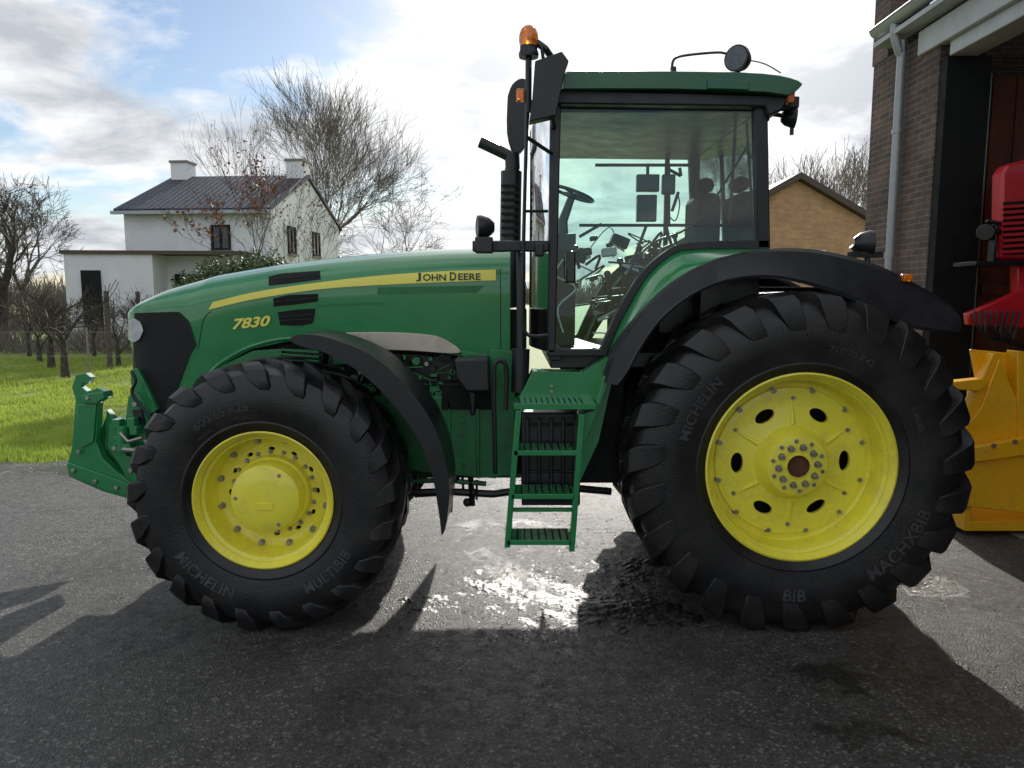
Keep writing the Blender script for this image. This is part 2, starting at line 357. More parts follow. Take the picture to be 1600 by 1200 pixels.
hoodtext('OHN', 661, 697, 438.7, 10.5, 'brand_lettering', DECG, 0, .02)
hoodtext('D', 703, 713, 438.3, 13, 'brand_lettering', DECG, 0, .02)
hoodtext('EERE', 716, 751, 437.6, 10.5, 'brand_lettering', DECG, 0, .02)
hoodtext('7830', 364, 423, 515, 16.5, 'model_number', YELP, .25, .03, -.10)
b = B(); b.pp(smoothpts([(537, 520), (600, 519), (670, 523), (700, 533), (718, 552), (640, 548), (552, 543), (537, 520)], 4)[:-1], 4.955, 4.985)
b.make('heat_shield', CREAM, T, bevel=.004)
# ---- engine and chassis
b = B()
b.box(-2.1, .1, 5.1, 5.8, .85, 1.9, 0)
b.pp([(440, 545), (530, 545), (720, 560), (720, 640), (440, 640)], 5.06, 5.2, 2)
rr = random.Random(3)
for k in range(80):
    u = rr.uniform(515, 718); v = rr.uniform(556, 630); p = M(u, v, 4.96); s = rr.uniform(.010, .038)
    mi = rr.choice([0, 1, 1, 2, 1, 3, 0])
    if rr.random() < .4: b.tube([p, p+Vector((0, .14, 0))], s*.8, 12, mi)
    elif rr.random() < .5: b.box(p.x-s*1.6, p.x+s*1.6, p.y, p.y+.14, p.z-s*.7, p.z+s*.7, mi)
    else: b.tube(smoothpts([p, p+Vector((rr.uniform(-.12, .12), .02, rr.uniform(-.08, .08))), p+Vector((rr.uniform(-.3, .3), .06, rr.uniform(-.1, .1)))], 4), s*.28, 8, mi)
for k in range(6): b.pp([(440, 545+k*7), (498, 549+k*7), (498, 552+k*7), (440, 548+k*7)], 5.0, 5.06, 1)
b.make('engine', [DARK, GREEND, BLK, STEEL], T, bevel=.004)
b = B()
b.box(-2.3, 1.9, 5.2, 5.7, .70, 1.02, 0)
b.pp([(320, 600), (345, 572), (395, 548), (440, 545), (440, 620), (330, 640)], 5.02, 5.4, 0)
b.pp([(596, 610), (700, 622), (770, 620), (775, 748), (700, 742), (640, 735), (600, 690)], 4.88, 5.3, 0)
b.pp([(690, 600), (800, 600), (800, 640), (690, 640)], 4.86, 5.2, 1)
b.pp([(718, 548), (800, 560), (800, 575), (730, 572)], 4.9, 5.2, 0)
b.pp([(765, 545), (805, 550), (805, 742), (772, 745)], 4.84, 5.0, 0)
b.pp([(640, 735), (800, 740), (960, 740), (960, 700), (640, 690)], 5.1, 5.9, 1)
for x in (M(700, 700, 4.88).x, M(745, 700, 4.88).x): b.box(x, x+.02, 4.86, 4.9, .78, 1.3, 0)
for u, v in ((690, 660), (725, 660), (660, 660), (690, 725), (725, 725)): p = M(u, v, 4.88); b.tube([p, p+Vector((0, -.012, 0))], .014, 8, 0)
b.tube([(-1.447, 4.5, .8), (-1.447, 6.4, .8)], .12, 16, 0); b.tube([(1.68, 4.5, .97), (1.68, 6.4, .97)], .16, 16, 0)
b.make('chassis', [GREEND, DARK], T, bevel=.01)
b = B()
b.box(.75, 2.35, 5.0, 5.9, .68, 2.05, 0); b.pp([(905, 585), (975, 585), (975, 755), (900, 755)], 4.72, 5.3, 0)
b.pp([(905, 585), (955, 580), (945, 640), (915, 690), (905, 690)], 4.62, 4.72, 1)
b.make('transmission_housing', [DARK, GREEND], T, bevel=.01)
b = B()
for pts, r, mi in [([(642, 770), (700, 768), (770, 772), (800, 768)], .026, 0), ([(700, 740), (706, 770), (704, 800)], .012, 0), ([(735, 742), (738, 790)], .02, 0), ([(645, 752), (690, 750), (760, 756)], .018, 1),
                   ([(722, 740), (724, 765), (745, 780), (745, 750)], .010, 0), ([(650, 740), (650, 775), (690, 772)], .014, 0)]:
    b.tube([M(u, v, 4.95) for u, v in pts], r, 8, mi)
for u, v in ((712, 745), (740, 770), (690, 770), (730, 785)): b.ball(M(u, v, 4.93), .03, n=6)
b.make('steering_linkage', [BLK, GREEND], T)
b = B(); b.tube([M(u, v, 4.95) for u, v in ((890, 762), (955, 768))], .026, 8); b.make('drawbar_rod', BLK, T)
b = B(); b.pp([(710, 562), (763, 560), (766, 612), (728, 612), (712, 590)], 4.6, 4.85); b.pp([(733, 612), (744, 612), (742, 650), (735, 650)], 4.7, 4.74)
b.make('battery_box', BLK, T, bevel=.012)
b = B(); b.tube([M(u, v, 4.55) for u, v in smoothpts([(790, 640), (792, 590), (788, 566), (776, 566), (772, 590), (774, 740)])], .014, 8)
b.make('hand_rail', BLK, T)
b = B(); b.tube([M(814, 545, 4.62), M(812, 612, 4.62)], .055, 14); b.tube([M(814, 395, 4.7), M(814, 545, 4.66)], .03, 12)
b.make('air_duct', BLK, T)
# ---- wheels
def wheel(cx, cz, RO, W_, rimr, N, near, front):
    sg = 1 if near else -1; y0 = 4.2 if near else 2*YC-4.2; c = (cx, y0, cz)
    we = empty('wheel', (cx, y0+sg*W_/2, cz), T)
    s = RO/1.02; rc = RO-.046*s
    prof = [(rimr-.01, .11), (rimr-.012, .07), (rimr+.012, .045), (rimr+.045, .031), (rimr+.05, .024), (rimr+.058, .023), (rimr+.063, .027), (rimr+(rc-rimr)*.36, .010), (rimr+(rc-rimr)*.5, .004), (rimr+(rc-rimr)*.68, .010), (rc-.09*s, .026), (rc-.04*s, .052), (rc-.01, .10), (rc, .18), (rc+.004, W_/2)]
    full = prof+[(r, W_-y) for r, y in prof[-2::-1]]
    b = B(); b.lathe(c, full, 128, 0, sg)
    kf = .72 if front else .92
    def add_lug(th0, side, dirn):
        # (y, r) of the lug foot, (y, r) of its crest, angular offset, widths at foot and crest
        st = [(.030, rc-.215*s*kf, .010, rc-.205*s*kf, -.060, .085, .070), (.045, rc-.15*s*kf, .0, rc-.145*s*kf, -.038, .14, .108), (.07, rc-.09*s, .006, rc-.068*s, -.014, .175, .132), (.09, rc-.06*s, .022, RO-.048*s, .006, .19, .145), (.11, rc-.04*s, .050, RO-.016, .026, .185, .142), (.14, rc-.03*s, .11, RO, .060, .17, .128), (W_*.32, rc-.01, W_*.32, RO, .15, .13, .092), (W_*.54, rc-.01, W_*.54, RO, .26, .10, .070)]
        vs = []
        for yb, rb, yt, rt, dth, wb, wt in st:
            for y, r_, w_ in ((yb, rb, wb), (yt, rt, wt)):
                yy = y if side else W_-y
                for q in (-1, 1):
                    a = th0+dirn*dth/s+q*w_*s/2/r_
                    vs.append((c[0]+r_*cos(a), c[1]+sg*yy, c[2]+r_*sin(a)))
        fs = []
        for i in range(len(st)-1):
            k = i*4
            fs += [(k, k+2, k+6, k+4), (k+1, k+5, k+7, k+3), (k+2, k+3, k+7, k+6)]
        fs += [(0, 1, 3, 2), (len(st)*4-4, len(st)*4-2, len(st)*4-1, len(st)*4-3)]
        b.add(vs, fs)
    for i in range(N):
        add_lug(2*pi*(i+.25)/N, True, 1); add_lug(2*pi*(i+.75)/N, False, 1)
    for p in b.v:
        if p.z < .006: p.z = .006
    ty = b.make('tyre', RUB, we, ang=32, bevel=.012); ty.modifiers[0].segments = 3
    pr_r = [p[0] for p in prof]; pr_y = [p[1] for p in prof]
    def sy(r): return interp(pr_r[2:], pr_y[2:], r)
    def arc(body, r, ang, size, inward=False, bold=.015):
        vs, fs = textgeo(body, 0, bold, 1.05); out = []
        for x, y, _ in vs:
            x *= size; y *= size; rq = r-y if inward else r+y
            a = radians(ang)+(x/r if inward else -x/r)
            out.append((c[0]+rq*cos(a), c[1]+sy(rq)-.004, c[2]+rq*sin(a)))
        bb = B(); bb.add(out, fs); bb.make('sidewall_lettering', RUBL, we, smooth=False, recalc=False)
    if near:
        if front:
            arc('600/65 R28', .545, 112, .068); arc('RADIAL', .495, 127, .03); arc('TUBELESS', .495, 97, .03)
            arc('MICHELIN', .605, 232, .092, True, .03); arc('MULTIBIB', .605, 312, .085, True, .02)
        else:
            arc('MICHELIN', .695, 150, .085, False, .02); arc('MACHXBIB', .79, 322, .105, True, .02); arc('BIB', .79, 268, .10, True, .02)
            arc('710/70 R42', .69, 70, .055); arc('TUBELESS', .69, 25, .035)
    b = B()
    def holes(r0, r1, yf, nh, rh, hr, ov):
        K = 24
        for h in range(nh):
            a0 = 2*pi*h/nh+.02; da = pi/nh
            lo = []; hi_ = []
            for k in range(K):
                t = 2*pi*k/K; ct, st_ = cos(t), sin(t)
                m_ = max(abs(ct), abs(st_)); q, w = ct/m_, st_/m_
                rr_ = (r0+r1)/2+q*(r1-r0)/2; aa = a0+w*da
                hi_.append((rr_, aa)); lo.append((rh+hr*ct, a0+hr*ov*st_/rh))
            def P3(r_, a, dy=0): return (c[0]+r_*cos(a), c[1]+sg*(yf(r_)+dy), c[2]+r_*sin(a))
            vs = [P3(*p) for p in hi_]+[P3(*p) for p in lo]+[P3(p[0], p[1], .025) for p in lo]
            fs = []
            for k in range(K):
                k2 = (k+1) % K; fs += [(k, k2, K+k2, K+k), (K+k, K+k2, 2*K+k2, 2*K+k)]
            b.add(vs, fs)
    def bolt(r_, a, y, br, ln, mi=1, nn=6):
        p = Vector((c[0]+r_*cos(a), c[1]+sg*y, c[2]+r_*sin(a))); b.tube([p, p-Vector((0, sg*.004, 0))], br*1.4, 12, mi); b.tube([p, p-Vector((0, sg*ln, 0))], br, nn, mi)
    if front:
        b.lathe(c, [(rimr-.03, .075), (rimr-.005, .04), (rimr+.004, .045), (rimr+.002, .052), (rimr-.012, .062), (rimr-.02, .085), (rimr-.05, .10), (rimr-.06, .15), (rimr-.066, .24), (rimr-.08, .255), (rimr-.115, .262)], 96, 0, sg)
        b.lathe(c, [(rimr+.0, .045), (rimr-.03, .09), (rimr-.03, W_-.09), (rimr, W_-.045)], 96, 0, sg)
        holes(.215, rimr-.113, lambda r_: .262, 12, .268, .012, 1.6)
        b.lathe(c, [(.232, .262), (.228, .20), (.215, .19), (.21, .12), (.202, .09), (.18, .078), (.10, .070), (0, .068)], 64, 0, sg)
        for k in range(20): bolt(.25, 2*pi*k/20+.05, .262, .010, .022)
        for k in range(12): bolt(.33, 2*pi*(k+.5)/12, .255, .015, .03)
        b.box(c[0]-.05, c[0]+.05, c[1]+sg*.064, c[1]+sg*.071, c[2]-.06, c[2]-.02, 0)
        for k in range(3): bolt(.17, 2*pi*k/3+1, .078, .008, .006)
    else:
        b.lathe(c, [(rimr-.03, .08), (rimr-.005, .04), (rimr+.006, .045), (rimr+.003, .055), (rimr-.012, .066), (rimr-.02, .09), (rimr-.045, .11), (rimr-.052, .16), (rimr-.058, .245), (rimr-.075, .262), (rimr-.10, .262), (rimr-.105, .235), (rimr-.135, .23)], 96, 0, sg)
        b.lathe(c, [(rimr+.0, .045), (rimr-.03, .09), (rimr-.03, W_-.09), (rimr, W_-.045)], 96, 0, sg)
        f = lambda r_: .23 if r_ > .38 else .23-.18*(.38-r_)
        holes(.225, rimr-.133, f, 6, .325, .036, 1.75)
        b.lathe(c, [(.225, f(.225)), (.21, .185), (.19, .13), (.178, .11), (.15, .105), (.075, .105), (.07, .095), (.066, .095)], 64, 0, sg)
        b.lathe(c, [(.066, .095), (.06, .12), (.0, .125)], 24, 2, sg)
        for k in range(10): bolt(.115, 2*pi*k/10+.1, .105, .015, .035)
        for k in range(10): bolt(.15, 2*pi*(k+.5)/10+.1, .107, .009, .015)
        for k in range(12): bolt(.445, 2*pi*(k+.5)/12, .257, .015, .035)
        for k in range(6): bolt(.39, 2*pi*(k+.5)/6, .23, .009, .02)
        for k in range(6):
            a = 2*pi*(k+.5)/6+.02
            b.tube([(c[0]+r_*cos(a), c[1]+sg*(f(r_)-.0), c[2]+r_*sin(a)) for r_ in (.235, .30, .37)], [.016, .011, .005], 10, 0)
    b.make('rim', [YEL, STEEL, HUBR], we, ang=40)
    b = B(); b.lathe(c, [(0, .36), (rimr-.05, .36), (rimr-.05, W_-.1), (0, W_-.1)], 48, 0, sg)
    b.make('brake_drum', DARK, we)
fc = (M(411, 788, 4.25).x, .80); rcn = (M(1252, 738, 4.25).x, .995)
for near in (True, False):
    wheel(fc[0], fc[1], .815, .61, .411, 21, near, True); wheel(rcn[0], rcn[1], 1.025, .68, .556, 23, near, False)
# ---- front mudguards
b = B()
to = smoothpts([(450, 531), (462, 524), (485, 523), (520, 530), (580, 555), (630, 598), (668, 648), (692, 705), (702, 765), (697, 820), (690, 838)])
bo = smoothpts([(690, 838), (684, 790), (672, 730), (648, 678), (608, 624), (560, 580), (505, 550), (470, 541), (450, 531)])
b.pp(to[:-1]+bo[:-1], 4.28, 4.31)
pt = [M(u, v, 4.29) for u, v in to]
for i in range(len(pt)-1):
    a, d = pt[i], pt[i+1]; nrm = Vector((-(d.z-a.z), 0, d.x-a.x)).normalized()*.012
    b.add([a, d, d-nrm, a-nrm]+[q+Vector((0, .5, 0)) for q in (a, d, d-nrm, a-nrm)], [(0, 1, 5, 4), (3, 7, 6, 2), (4, 5, 6, 7)])
b.make('front_mudguard', BLK, T, recalc=False); b.mirror().make('front_mudguard', BLK, T, recalc=False)
b = B(); b.tube([M(510, 545, 4.6), M(505, 575, 4.9), M(500, 600, 5.1)], .025, 8); b.make('mudguard_bracket', BLK, T)
# ---- rear mudguards
outer = smoothpts([(945, 598), (962, 552), (985, 512), (1020, 470), (1065, 433), (1120, 405), (1180, 391), (1240, 387), (1300, 393), (1370, 412), (1430, 440), (1480, 470), (1502, 490), (1507, 505), (1500, 518)])
inner = smoothpts([(1500, 518), (1440, 516), (1390, 499), (1325, 466), (1250, 442), (1190, 434), (1130, 442), (1080, 464), (1035, 500), (1005, 541), (982, 582), (966, 602)])
cabcurve = [(855, 556), (948, 556), (962, 520), (985, 475), (1012, 432), (1045, 402), (1080, 390), (1203, 388)]
for k in range(2):
    b = B(); n1 = 56
    def samp(L, f):
        ds = [0]
        for i in range(1, len(L)): ds.append(ds[-1]+(L[i]-L[i-1]).length)
        s_ = f*ds[-1]
        return Vector([interp(ds, [p[q] for p in L], s_) for q in range(3)])
    Lo = [M(u, v, 4.30) for u, v in outer]; Li = [M(u, v, 4.30) for u, v in inner[::-1]]
    for i in range(n1+1):
        a = samp(Lo, i/n1); d = samp(Li, i/n1)
        for t, dy in ((0., .014), (.0, .0), (.10, -.006), (.16, .0), (.90, .010), (1., .03)): b.v.append(d.lerp(a, t)+Vector((0, dy, 0)))
        b.v.append(a+Vector((0, .6, -.01))); b.v.append(a.lerp(d, .12)+Vector((0, .6, -.01))); b.v.append(a.lerp(d, .14)+Vector((0, .04, 0)))
    for i in range(n1):
        for j in range(9): q = i*9; j2 = (j+1) % 9; b.f.append((q+j, q+9+j, q+9+j2, q+j2)); b.m.append(0)
    b.f.append(tuple(range(9))); b.m.append(0); b.f.append(tuple(n1*9+j for j in range(9))); b.m.append(0)
    g = B(); edge = [p for p in outer if p[0] < 1295]
    e2 = [M(u+2, v+3, 4.40) for u, v in edge]
    c2 = [M(u, v, 4.60) for u, v in smoothpts(cabcurve[1:], 4)]
    n2_ = 40; c3 = c2+[M(1290, 391, 4.6)]
    for i in range(n2_+1):
        a = samp(e2, i/n2_); d = samp(c3, i/n2_)
        for j in range(6):
            t = j/5; p = a.lerp(d, t); p.y = a.y+(d.y-a.y)*(t**1.6); g.v.append(p)
        g.v.append(d+Vector((0, .35, -.02)))
    for i in range(n2_):
        for j in range(6): q = i*7+j; g.f.append((q, q+7, q+8, q+1)); g.m.append(0)
    g.pp([(948, 558), (975, 560), (955, 600), (935, 690), (905, 755), (905, 585)], 4.5, 4.6, 0)
    if k: b = b.mirror(); g = g.mirror()
    b.make('rear_mudguard', BLK, T, ang=30)
    g.make('mudguard_panel', GREEN, T, recalc=False, ang=60)
# ---- cab
DN = 4.60; DFX = 2*YC-DN
b = B()
frame_parts = [
 [(860, 160), (877, 160), (868, 552), (855, 552)],
 [(1178, 160), (1200, 160), (1204, 388), (1184, 388)],
 [(860, 138), (1200, 140), (1200, 166), (860, 164)]]
lower = smoothpts([(1203, 390), (1080, 391), (1045, 403), (1012, 433), (985, 476), (962, 521), (948, 557)], 3)+[(855, 557), (855, 545), (938, 545)]+smoothpts([(938, 545), (952, 513), (975, 467), (1003, 425), (1038, 394), (1075, 379), (1184, 374)], 3)[1:]+[(1203, 374)]
for k in range(2):
    t = B()
    for fp in frame_parts: t.pp(fp, DN, DN+.07)
    t.pp(lower, DN, DN+.07)
    if k: t = t.mirror()
    b.add(t.v, t.f)
pA0 = M(866, 552, DN); pA1 = M(870, 160, DN); pC = M(1190, 388, DN); pC1 = M(1190, 160, DN)
b.box(pA1.x, pC1.x, DN+.07, DFX-.07, pA1.z-.04, pA1.z+.12)
b.box(pA0.x-.02, pA0.x+1.0, DN+.07, DFX-.07, pA0.z-.10, pA0.z)
b.box(pC.x-.35, pC.x+.02, DN+.07, DFX-.07, pC.z-.5, pC.z)
b.box(pA0.x-.03, pA0.x+.05, DN+.03, DFX-.03, pA0.z-.05, pA0.z+.03)
b.box(pC.x-.03, pC.x+.03, DN+.03, DFX-.03, pC1.z-.1, pC1.z)
x_ = M(1095, 400, 5).x; b.box(x_, x_+.035, DFX-.07, DFX-.02, pC.z, pA1.z)
cab = b.make('cab', BLK, T, bevel=.008)
b = B(); gp = [(877, 164), (1180, 165), (1185, 376), (1075, 380), (1038, 395), (1003, 427), (975, 469), (952, 515), (939, 547), (868, 547)]
b.add([M(u, v, DN+.03) for u, v in gp], [tuple(range(len(gp)))]); b.make('side_window', GLASS, cab, recalc=False, smooth=False)
b2 = b.mirror(); b2.make('side_window', GLASS, cab, recalc=False, smooth=False)
b = B(); nx = 16
for i in range(nx+1):
    f = i/nx; y = DN+.03+(DFX-DN-.06)*f; bul = .14*(1-(2*f-1)**2)
    for z in range(9):
        g = z/8; b.v.append(Vector((pA0.x+(pA1.x-pA0.x)*g-bul, y, pA0.z+(pA1.z-pA0.z)*g)))
for i in range(nx):
    for j in range(8): q = i*9+j; b.f.append((q, q+9, q+10, q+1)); b.m.append(0)
b.make('windscreen', GLASS, cab, recalc=False)
b = B(); b.add([(pC.x, DN+.05, pC.z), (pC.x, DFX-.05, pC.z), (pC1.x, DFX-.05, pC1.z), (pC1.x, DN+.05, pC1.z)], [(0, 1, 2, 3)]); b.make('rear_window', GLASS, cab, recalc=False)
b = B(); rp = smoothpts([(872, 118), (880, 108), (960, 107), (1100, 108), (1195, 111), (1240, 118), (1259, 127), (1252, 137), (1236, 148), (1200, 143), (1050, 138), (872, 138)], 2)
rp3 = [M(u, v, 4.5) for u, v in rp]; cxr = sum(p.x for p in rp3)/len(rp3)
rings = []
for q in range(9):
    y = 4.5+[0, .03, .09, .25, .95, 1.65, 1.81, 1.87, 1.9][q]; k = [.965, .985, 1, 1, 1, 1, 1, .985, .965][q]; up = [-.015, -.004, 0, .012, .03, .012, 0, -.004, -.015][q]
    rings.append([Vector((cxr+(p.x-cxr)*k, y, p.z+(up if i < len(rp3)*.55 else 0))) for i, p in enumerate(rp3)])
nn = len(rp3)
for rg in rings: b.v += rg
for q in range(8):
    for j in range(nn): a = q*nn+j; c_ = q*nn+(j+1) % nn; b.f.append((a, c_, c_+nn, a+nn)); b.m.append(0)
b.f.append(tuple(range(nn))); b.m.append(0); b.f.append(tuple(8*nn+j for j in range(nn))[::-1]); b.m.append(0)
b.make('roof', ROOFG, cab, ang=45)
b = B(); b.pp([(868, 139), (1236, 149), (1222, 172), (1200, 182), (1196, 166), (868, 162)], 4.56, 6.34); b.make('roof_underside', BLK, cab, bevel=.01)
b = B(); b.pp([(1106, 122), (1170, 126), (1170, 140), (1106, 138)], 4.485, 4.5); b.make('roof_hatch_panel', ROOFG, cab, bevel=.003)
# interior
b = B()
def bx(u0, u1, v0, v1, d0, d1, mi=0): 
    p = M(u0, v1, d0); q = M(u1, v0, d0); b.box(p.x, q.x, d0, d1, p.z, q.z, mi)
bx(1088, 1130, 300, 415, 5.25, 5.68); bx(1092, 1120, 276, 300, 5.36, 5.56); bx(1005, 1118, 398, 425, 5.2, 5.7); bx(1020, 1090, 425, 480, 5.3, 5.6)
b.make('seat', SEAT, cab, bevel=.05)
b = B(); bx(1105, 1140, 330, 420, 5.75, 6.05); bx(1070, 1140, 405, 430, 5.75, 6.05); b.make('passenger_seat', SEAT, cab, bevel=.05)
b = B(); c = M(895, 303, 5.35); q = Matrix.Rotation(radians(20), 3, 'Y')
ring = [c+q@Vector((.15*cos(2*pi*k/28), .15*sin(2*pi*k/28), 0)) for k in range(29)]
b.tube(ring, .012, 8); b.tube([c, c+q@Vector((0, 0, -.2)), c+Vector((-.06, 0, -.5))], [.025, .035, .05], 10)
for k in range(3): b.tube([c, c+q@Vector((.15*cos(2.1*k), .15*sin(2.1*k), 0))], .01, 6)
b.make('steering_wheel', BLKG, cab)
b = B(); bx(868, 900, 365, 540, 5.2, 5.7); bx(985, 1085, 405, 425, 5.0, 5.12); bx(1030, 1120, 430, 520, 4.85, 5.2)
b.pp([(960, 470), (985, 430), (1020, 400), (1075, 388), (1180, 385), (1180, 520), (950, 540)], 6.05, 6.2)
for (u, v, u2, v2) in ((905, 352, 1150, 352), (905, 370, 940, 350), (1010, 352, 985, 420), (1040, 352, 1060, 420), (930, 258, 1080, 258), (1080, 258, 1080, 300), (1012, 258, 1012, 275), (1045, 258, 1045, 350), (1060, 300, 1050, 330), (1062, 262, 1064, 275), (1064, 275, 1040, 262), (1140, 352, 1150, 180)):
    b.tube([M(u, v, 5.0), M(u2, v2, 5.0)], .011, 6)
b.tube([M(u, v, 5.0) for u, v in smoothpts([(1045, 305), (1042, 330), (1055, 345), (1062, 320), (1058, 300)])], .005, 5)
b.tube([M(u, v, 4.9) for u, v in smoothpts([(1168, 228), (1130, 290), (1100, 335), (1065, 362), (1020, 380), (985, 420), (965, 470)])], .008, 6)
for u, v in ((1005, 420), (1030, 415), (1018, 432), (955, 460), (905, 420), (1060, 400), (975, 440)): b.tube([M(u, v, 5.0), M(u-6, v-30, 5.0)], .012, 6); b.ball(M(u-6, v-32, 5.0), .024, n=5)
b.make('control_console', BLK, cab, bevel=.01)
b = B(); bx(985, 1060, 168, 188, 4.9, 5.4); b.make('roof_console', BLK, cab, bevel=.02)
for m_ in ((995, 1031, 272, 299), (995, 1027, 304, 346), (1035, 1056, 272, 303)):
    b = B(); bx(*m_, 4.98, 5.03); b.make('monitor', SCREEN, cab, bevel=.006)
rr = random.Random(11)
for k in range(60):
    b = B(); u = rr.uniform(872, 1050); v = rr.uniform(370, 540) ; p = M(u, v, rr.uniform(4.75, 5.6))
    if u > 960 and v > 500: continue
    if rr.random() < .5: b.tube(smoothpts([p, p+Vector((rr.uniform(-.12, .12), rr.uniform(-.1, .1), rr.uniform(-.02, .15))), p+Vector((rr.uniform(-.25, .25), 0, rr.uniform(-.1, .18)))], 4), rr.uniform(.004, .010), 6, rr.choice([0, 1, 2]))
    else: s = rr.uniform(.02, .065); t_ = rr.uniform(-.5, .5); b.box(-s, s, -s, s, -s*.6, s*.6, rr.choice([0, 1, 0, 2, 1]), lambda x, y, z: p+Vector((x*cos(t_)-z*sin(t_), y, x*sin(t_)+z*cos(t_))))
    b.make('interior_item', [BLK, SEAT, WHITE], cab, bevel=.008)
b = B(); b.tube([M(u, v, 4.75) for u, v in smoothpts([(880, 405), (868, 430), (900, 450), (872, 480), (880, 520)])], .006, 6, 0); b.make('interior_cable', WHITE, cab)
b = B(); bx(884, 900, 392, 442, 4.54, 4.6); b.make('door_handle', BLKG, cab, bevel=.01)
b = B(); b.tube([M(u, v, 4.42) for u, v in smoothpts([(824, 92), (823, 190), (820, 300), (817, 430), (817, 500), (826, 524), (856, 524)])], .011, 8); b.tube([M(856, 330, 4.45), M(820, 330, 4.42)], .009, 6); b.tube([M(862, 240, 4.6), M(824, 215, 4.42)], .012, 6)
b.make('grab_rail', BLK, T)
b = B(); b.pp([(836, 95), (878, 80), (889, 95), (884, 106), (869, 180), (827, 190), (832, 150)], 4.36, 4.46); b.tube([M(850, 100, 4.4), M(846, 72, 4.4), M(825, 60, 4.42)], .012, 6)
b.tube([M(860, 170, 4.4), M(866, 200, 4.6)], .015, 6)
b.make('wing_mirror', BLK, T, bevel=.014)
b = B(); b.pp(smoothpts([(793, 150), (800, 132), (815, 122), (828, 135), (826, 200), (818, 232), (802, 238), (792, 205), (793, 150)], 3)[:-1], 6.5, 6.6); b.tube([M(815, 150, 6.55), M(850, 170, 6.4)], .02, 6); b.make('wing_mirror', BLK, T, bevel=.02)
b = B(); c = M(826, 90, 4.42)
b.lathe((0, 0, 0), [(0, 0), (.055, 0), (.058, .02), (.05, .04), (.05, .06)], 24, 0); b.lathe((0, 0, 0), [(.05, .06), (.056, .09), (.055, .12), (.045, .15), (.025, .17), (0, .175)], 24, 1)
b.v = [Vector((p.x, p.z, p.y))+c for p in b.v]; b.tube([c+Vector((0, 0, -.3)), c], .018, 8, 0)
b.tube([M(838, 66, 4.42), M(852, 76, 4.42), M(862, 90, 4.5)], .02, 8, 0)
b.make('beacon_light', [BLK, ORG], T)
def lamp(name, c, r, d, body=BLK):
    b = B(); d = Vector(d).normalized(); c = Vector(c); b.tube([c-d*r*1.1, c-d*r*.7, c, c+d*r*.35], [r*.45, r*.8, r*1.02, r], 20, 0); b.tube([c+d*r*.33, c+d*r*.38], r*.88, 20, 1)
    b.tube([c, c+Vector((0, 0, -r*1.7))], r*.2, 6, 0); b.make(name, [body, LENS], T)
lamp('work_lamp', M(1153, 92, 4.75), .078, (-.9, -1, .0)); lamp('work_lamp', M(1238, 184, 4.75), .06, (1, -.2, -.1)); lamp('work_lamp', M(1357, 380, 4.5), .075, (1, -.25, 0)); lamp('work_lamp', M(752, 355, 4.6), .07, (-1, -.2, 0))
b = B(); bx(738, 858, 376, 393, 4.56, 4.62); bx(742, 770, 370, 395, 4.5, 4.6); bx(836, 850, 380, 400, 4.5, 4.62); b.make('lamp_bracket', BLK, T, bevel=.008)
b = B(); bx(1333, 1380, 393, 402, 4.46, 4.54); b.tube([M(1345, 400, 4.5), M(1330, 385, 4.5)], .015, 6); b.make('lamp_bracket', BLK, T)
for q_ in ((1413, 1427, 428, 440, 4.28, 4.34), (1232, 1243, 138, 160, 4.52, 4.6), (807, 818, 138, 156, 4.40, 4.46)):
    b = B(); bx(*q_); b.make('marker_light', ORG, T, bevel=.006)
b = B(); bx(1222, 1250, 150, 168, 4.6, 4.7); b.tube([M(1205, 178, 4.7), M(1232, 182, 4.75)], .015, 6); b.make('lamp_bracket', BLK, T, bevel=.008)
b = B(); b.tube([M(u, v, 4.6) for u, v in smoothpts([(1052, 130), (1050, 108), (1054, 92), (1075, 86), (1120, 82), (1135, 84)])], .008, 6); b.tube([M(1053, 130, 4.6), M(1052, 105, 4.6)], .018, 8)
b.make('antenna', BLK, T)
b = B(); b.tube([M(u, v, 4.7) for u, v in smoothpts([(1170, 94), (1195, 100), (1220, 114)])], .004, 5); b.make('lamp_cable', BLK, T)
b = B(); c0 = M(797, 400, 6.15)
b.tube([c0+Vector((0, 0, -.5)), c0, M(799, 268, 6.15)], .085, 16, 0); b.tube([M(799, 268, 6.15), M(801, 262, 6.15), M(800, 240, 6.15)], .06, 14, 0)
b.tube([M(u, v, 6.15) for u, v in smoothpts([(802, 262), (800, 248), (788, 240), (750, 222)])], .045, 14, 0, cap=False)
for k in range(9): p = M(797, 290+k*11, 6.05); b.box(p.x-.07, p.x+.07, p.y, p.y+.02, p.z-.01, p.z+.01, 1)
b.make('exhaust_pipe', [BLK, DARK], T)
# ---- steps
b = B()
b.pp([(832, 580), (953, 583), (944, 632), (905, 640), (805, 632), (820, 605)], 4.52, 4.7, 0)
p = M(803, 640, 4.3); q = M(932, 628, 4.3); b.box(p.x, q.x, 4.3, 4.62, p.z, p.z+.035, 0)
b.pp([(944, 588), (953, 590), (915, 690), (900, 690), (905, 650), (930, 640)], 4.34, 4.5, 0)
b.pp([(806, 642), (815, 642), (797, 856), (788, 856)], 4.27, 4.33, 0); b.pp([(905, 648), (914, 648), (898, 862), (889, 862)], 4.27, 4.33, 0)
for (u0, u1, v) in ((803, 902, 712), (799, 898, 780), (792, 893, 852)):
    p = M(u0, v, 4.27); q = M(u1, v, 4.27); b.box(p.x, q.x, 4.27, 4.50, p.z, p.z+.03, 0)
    for k in range(9): x = p.x+(q.x-p.x)*(k+.5)/9; b.box(x-.004, x+.004, 4.28, 4.49, p.z+.03, p.z+.036, 1)
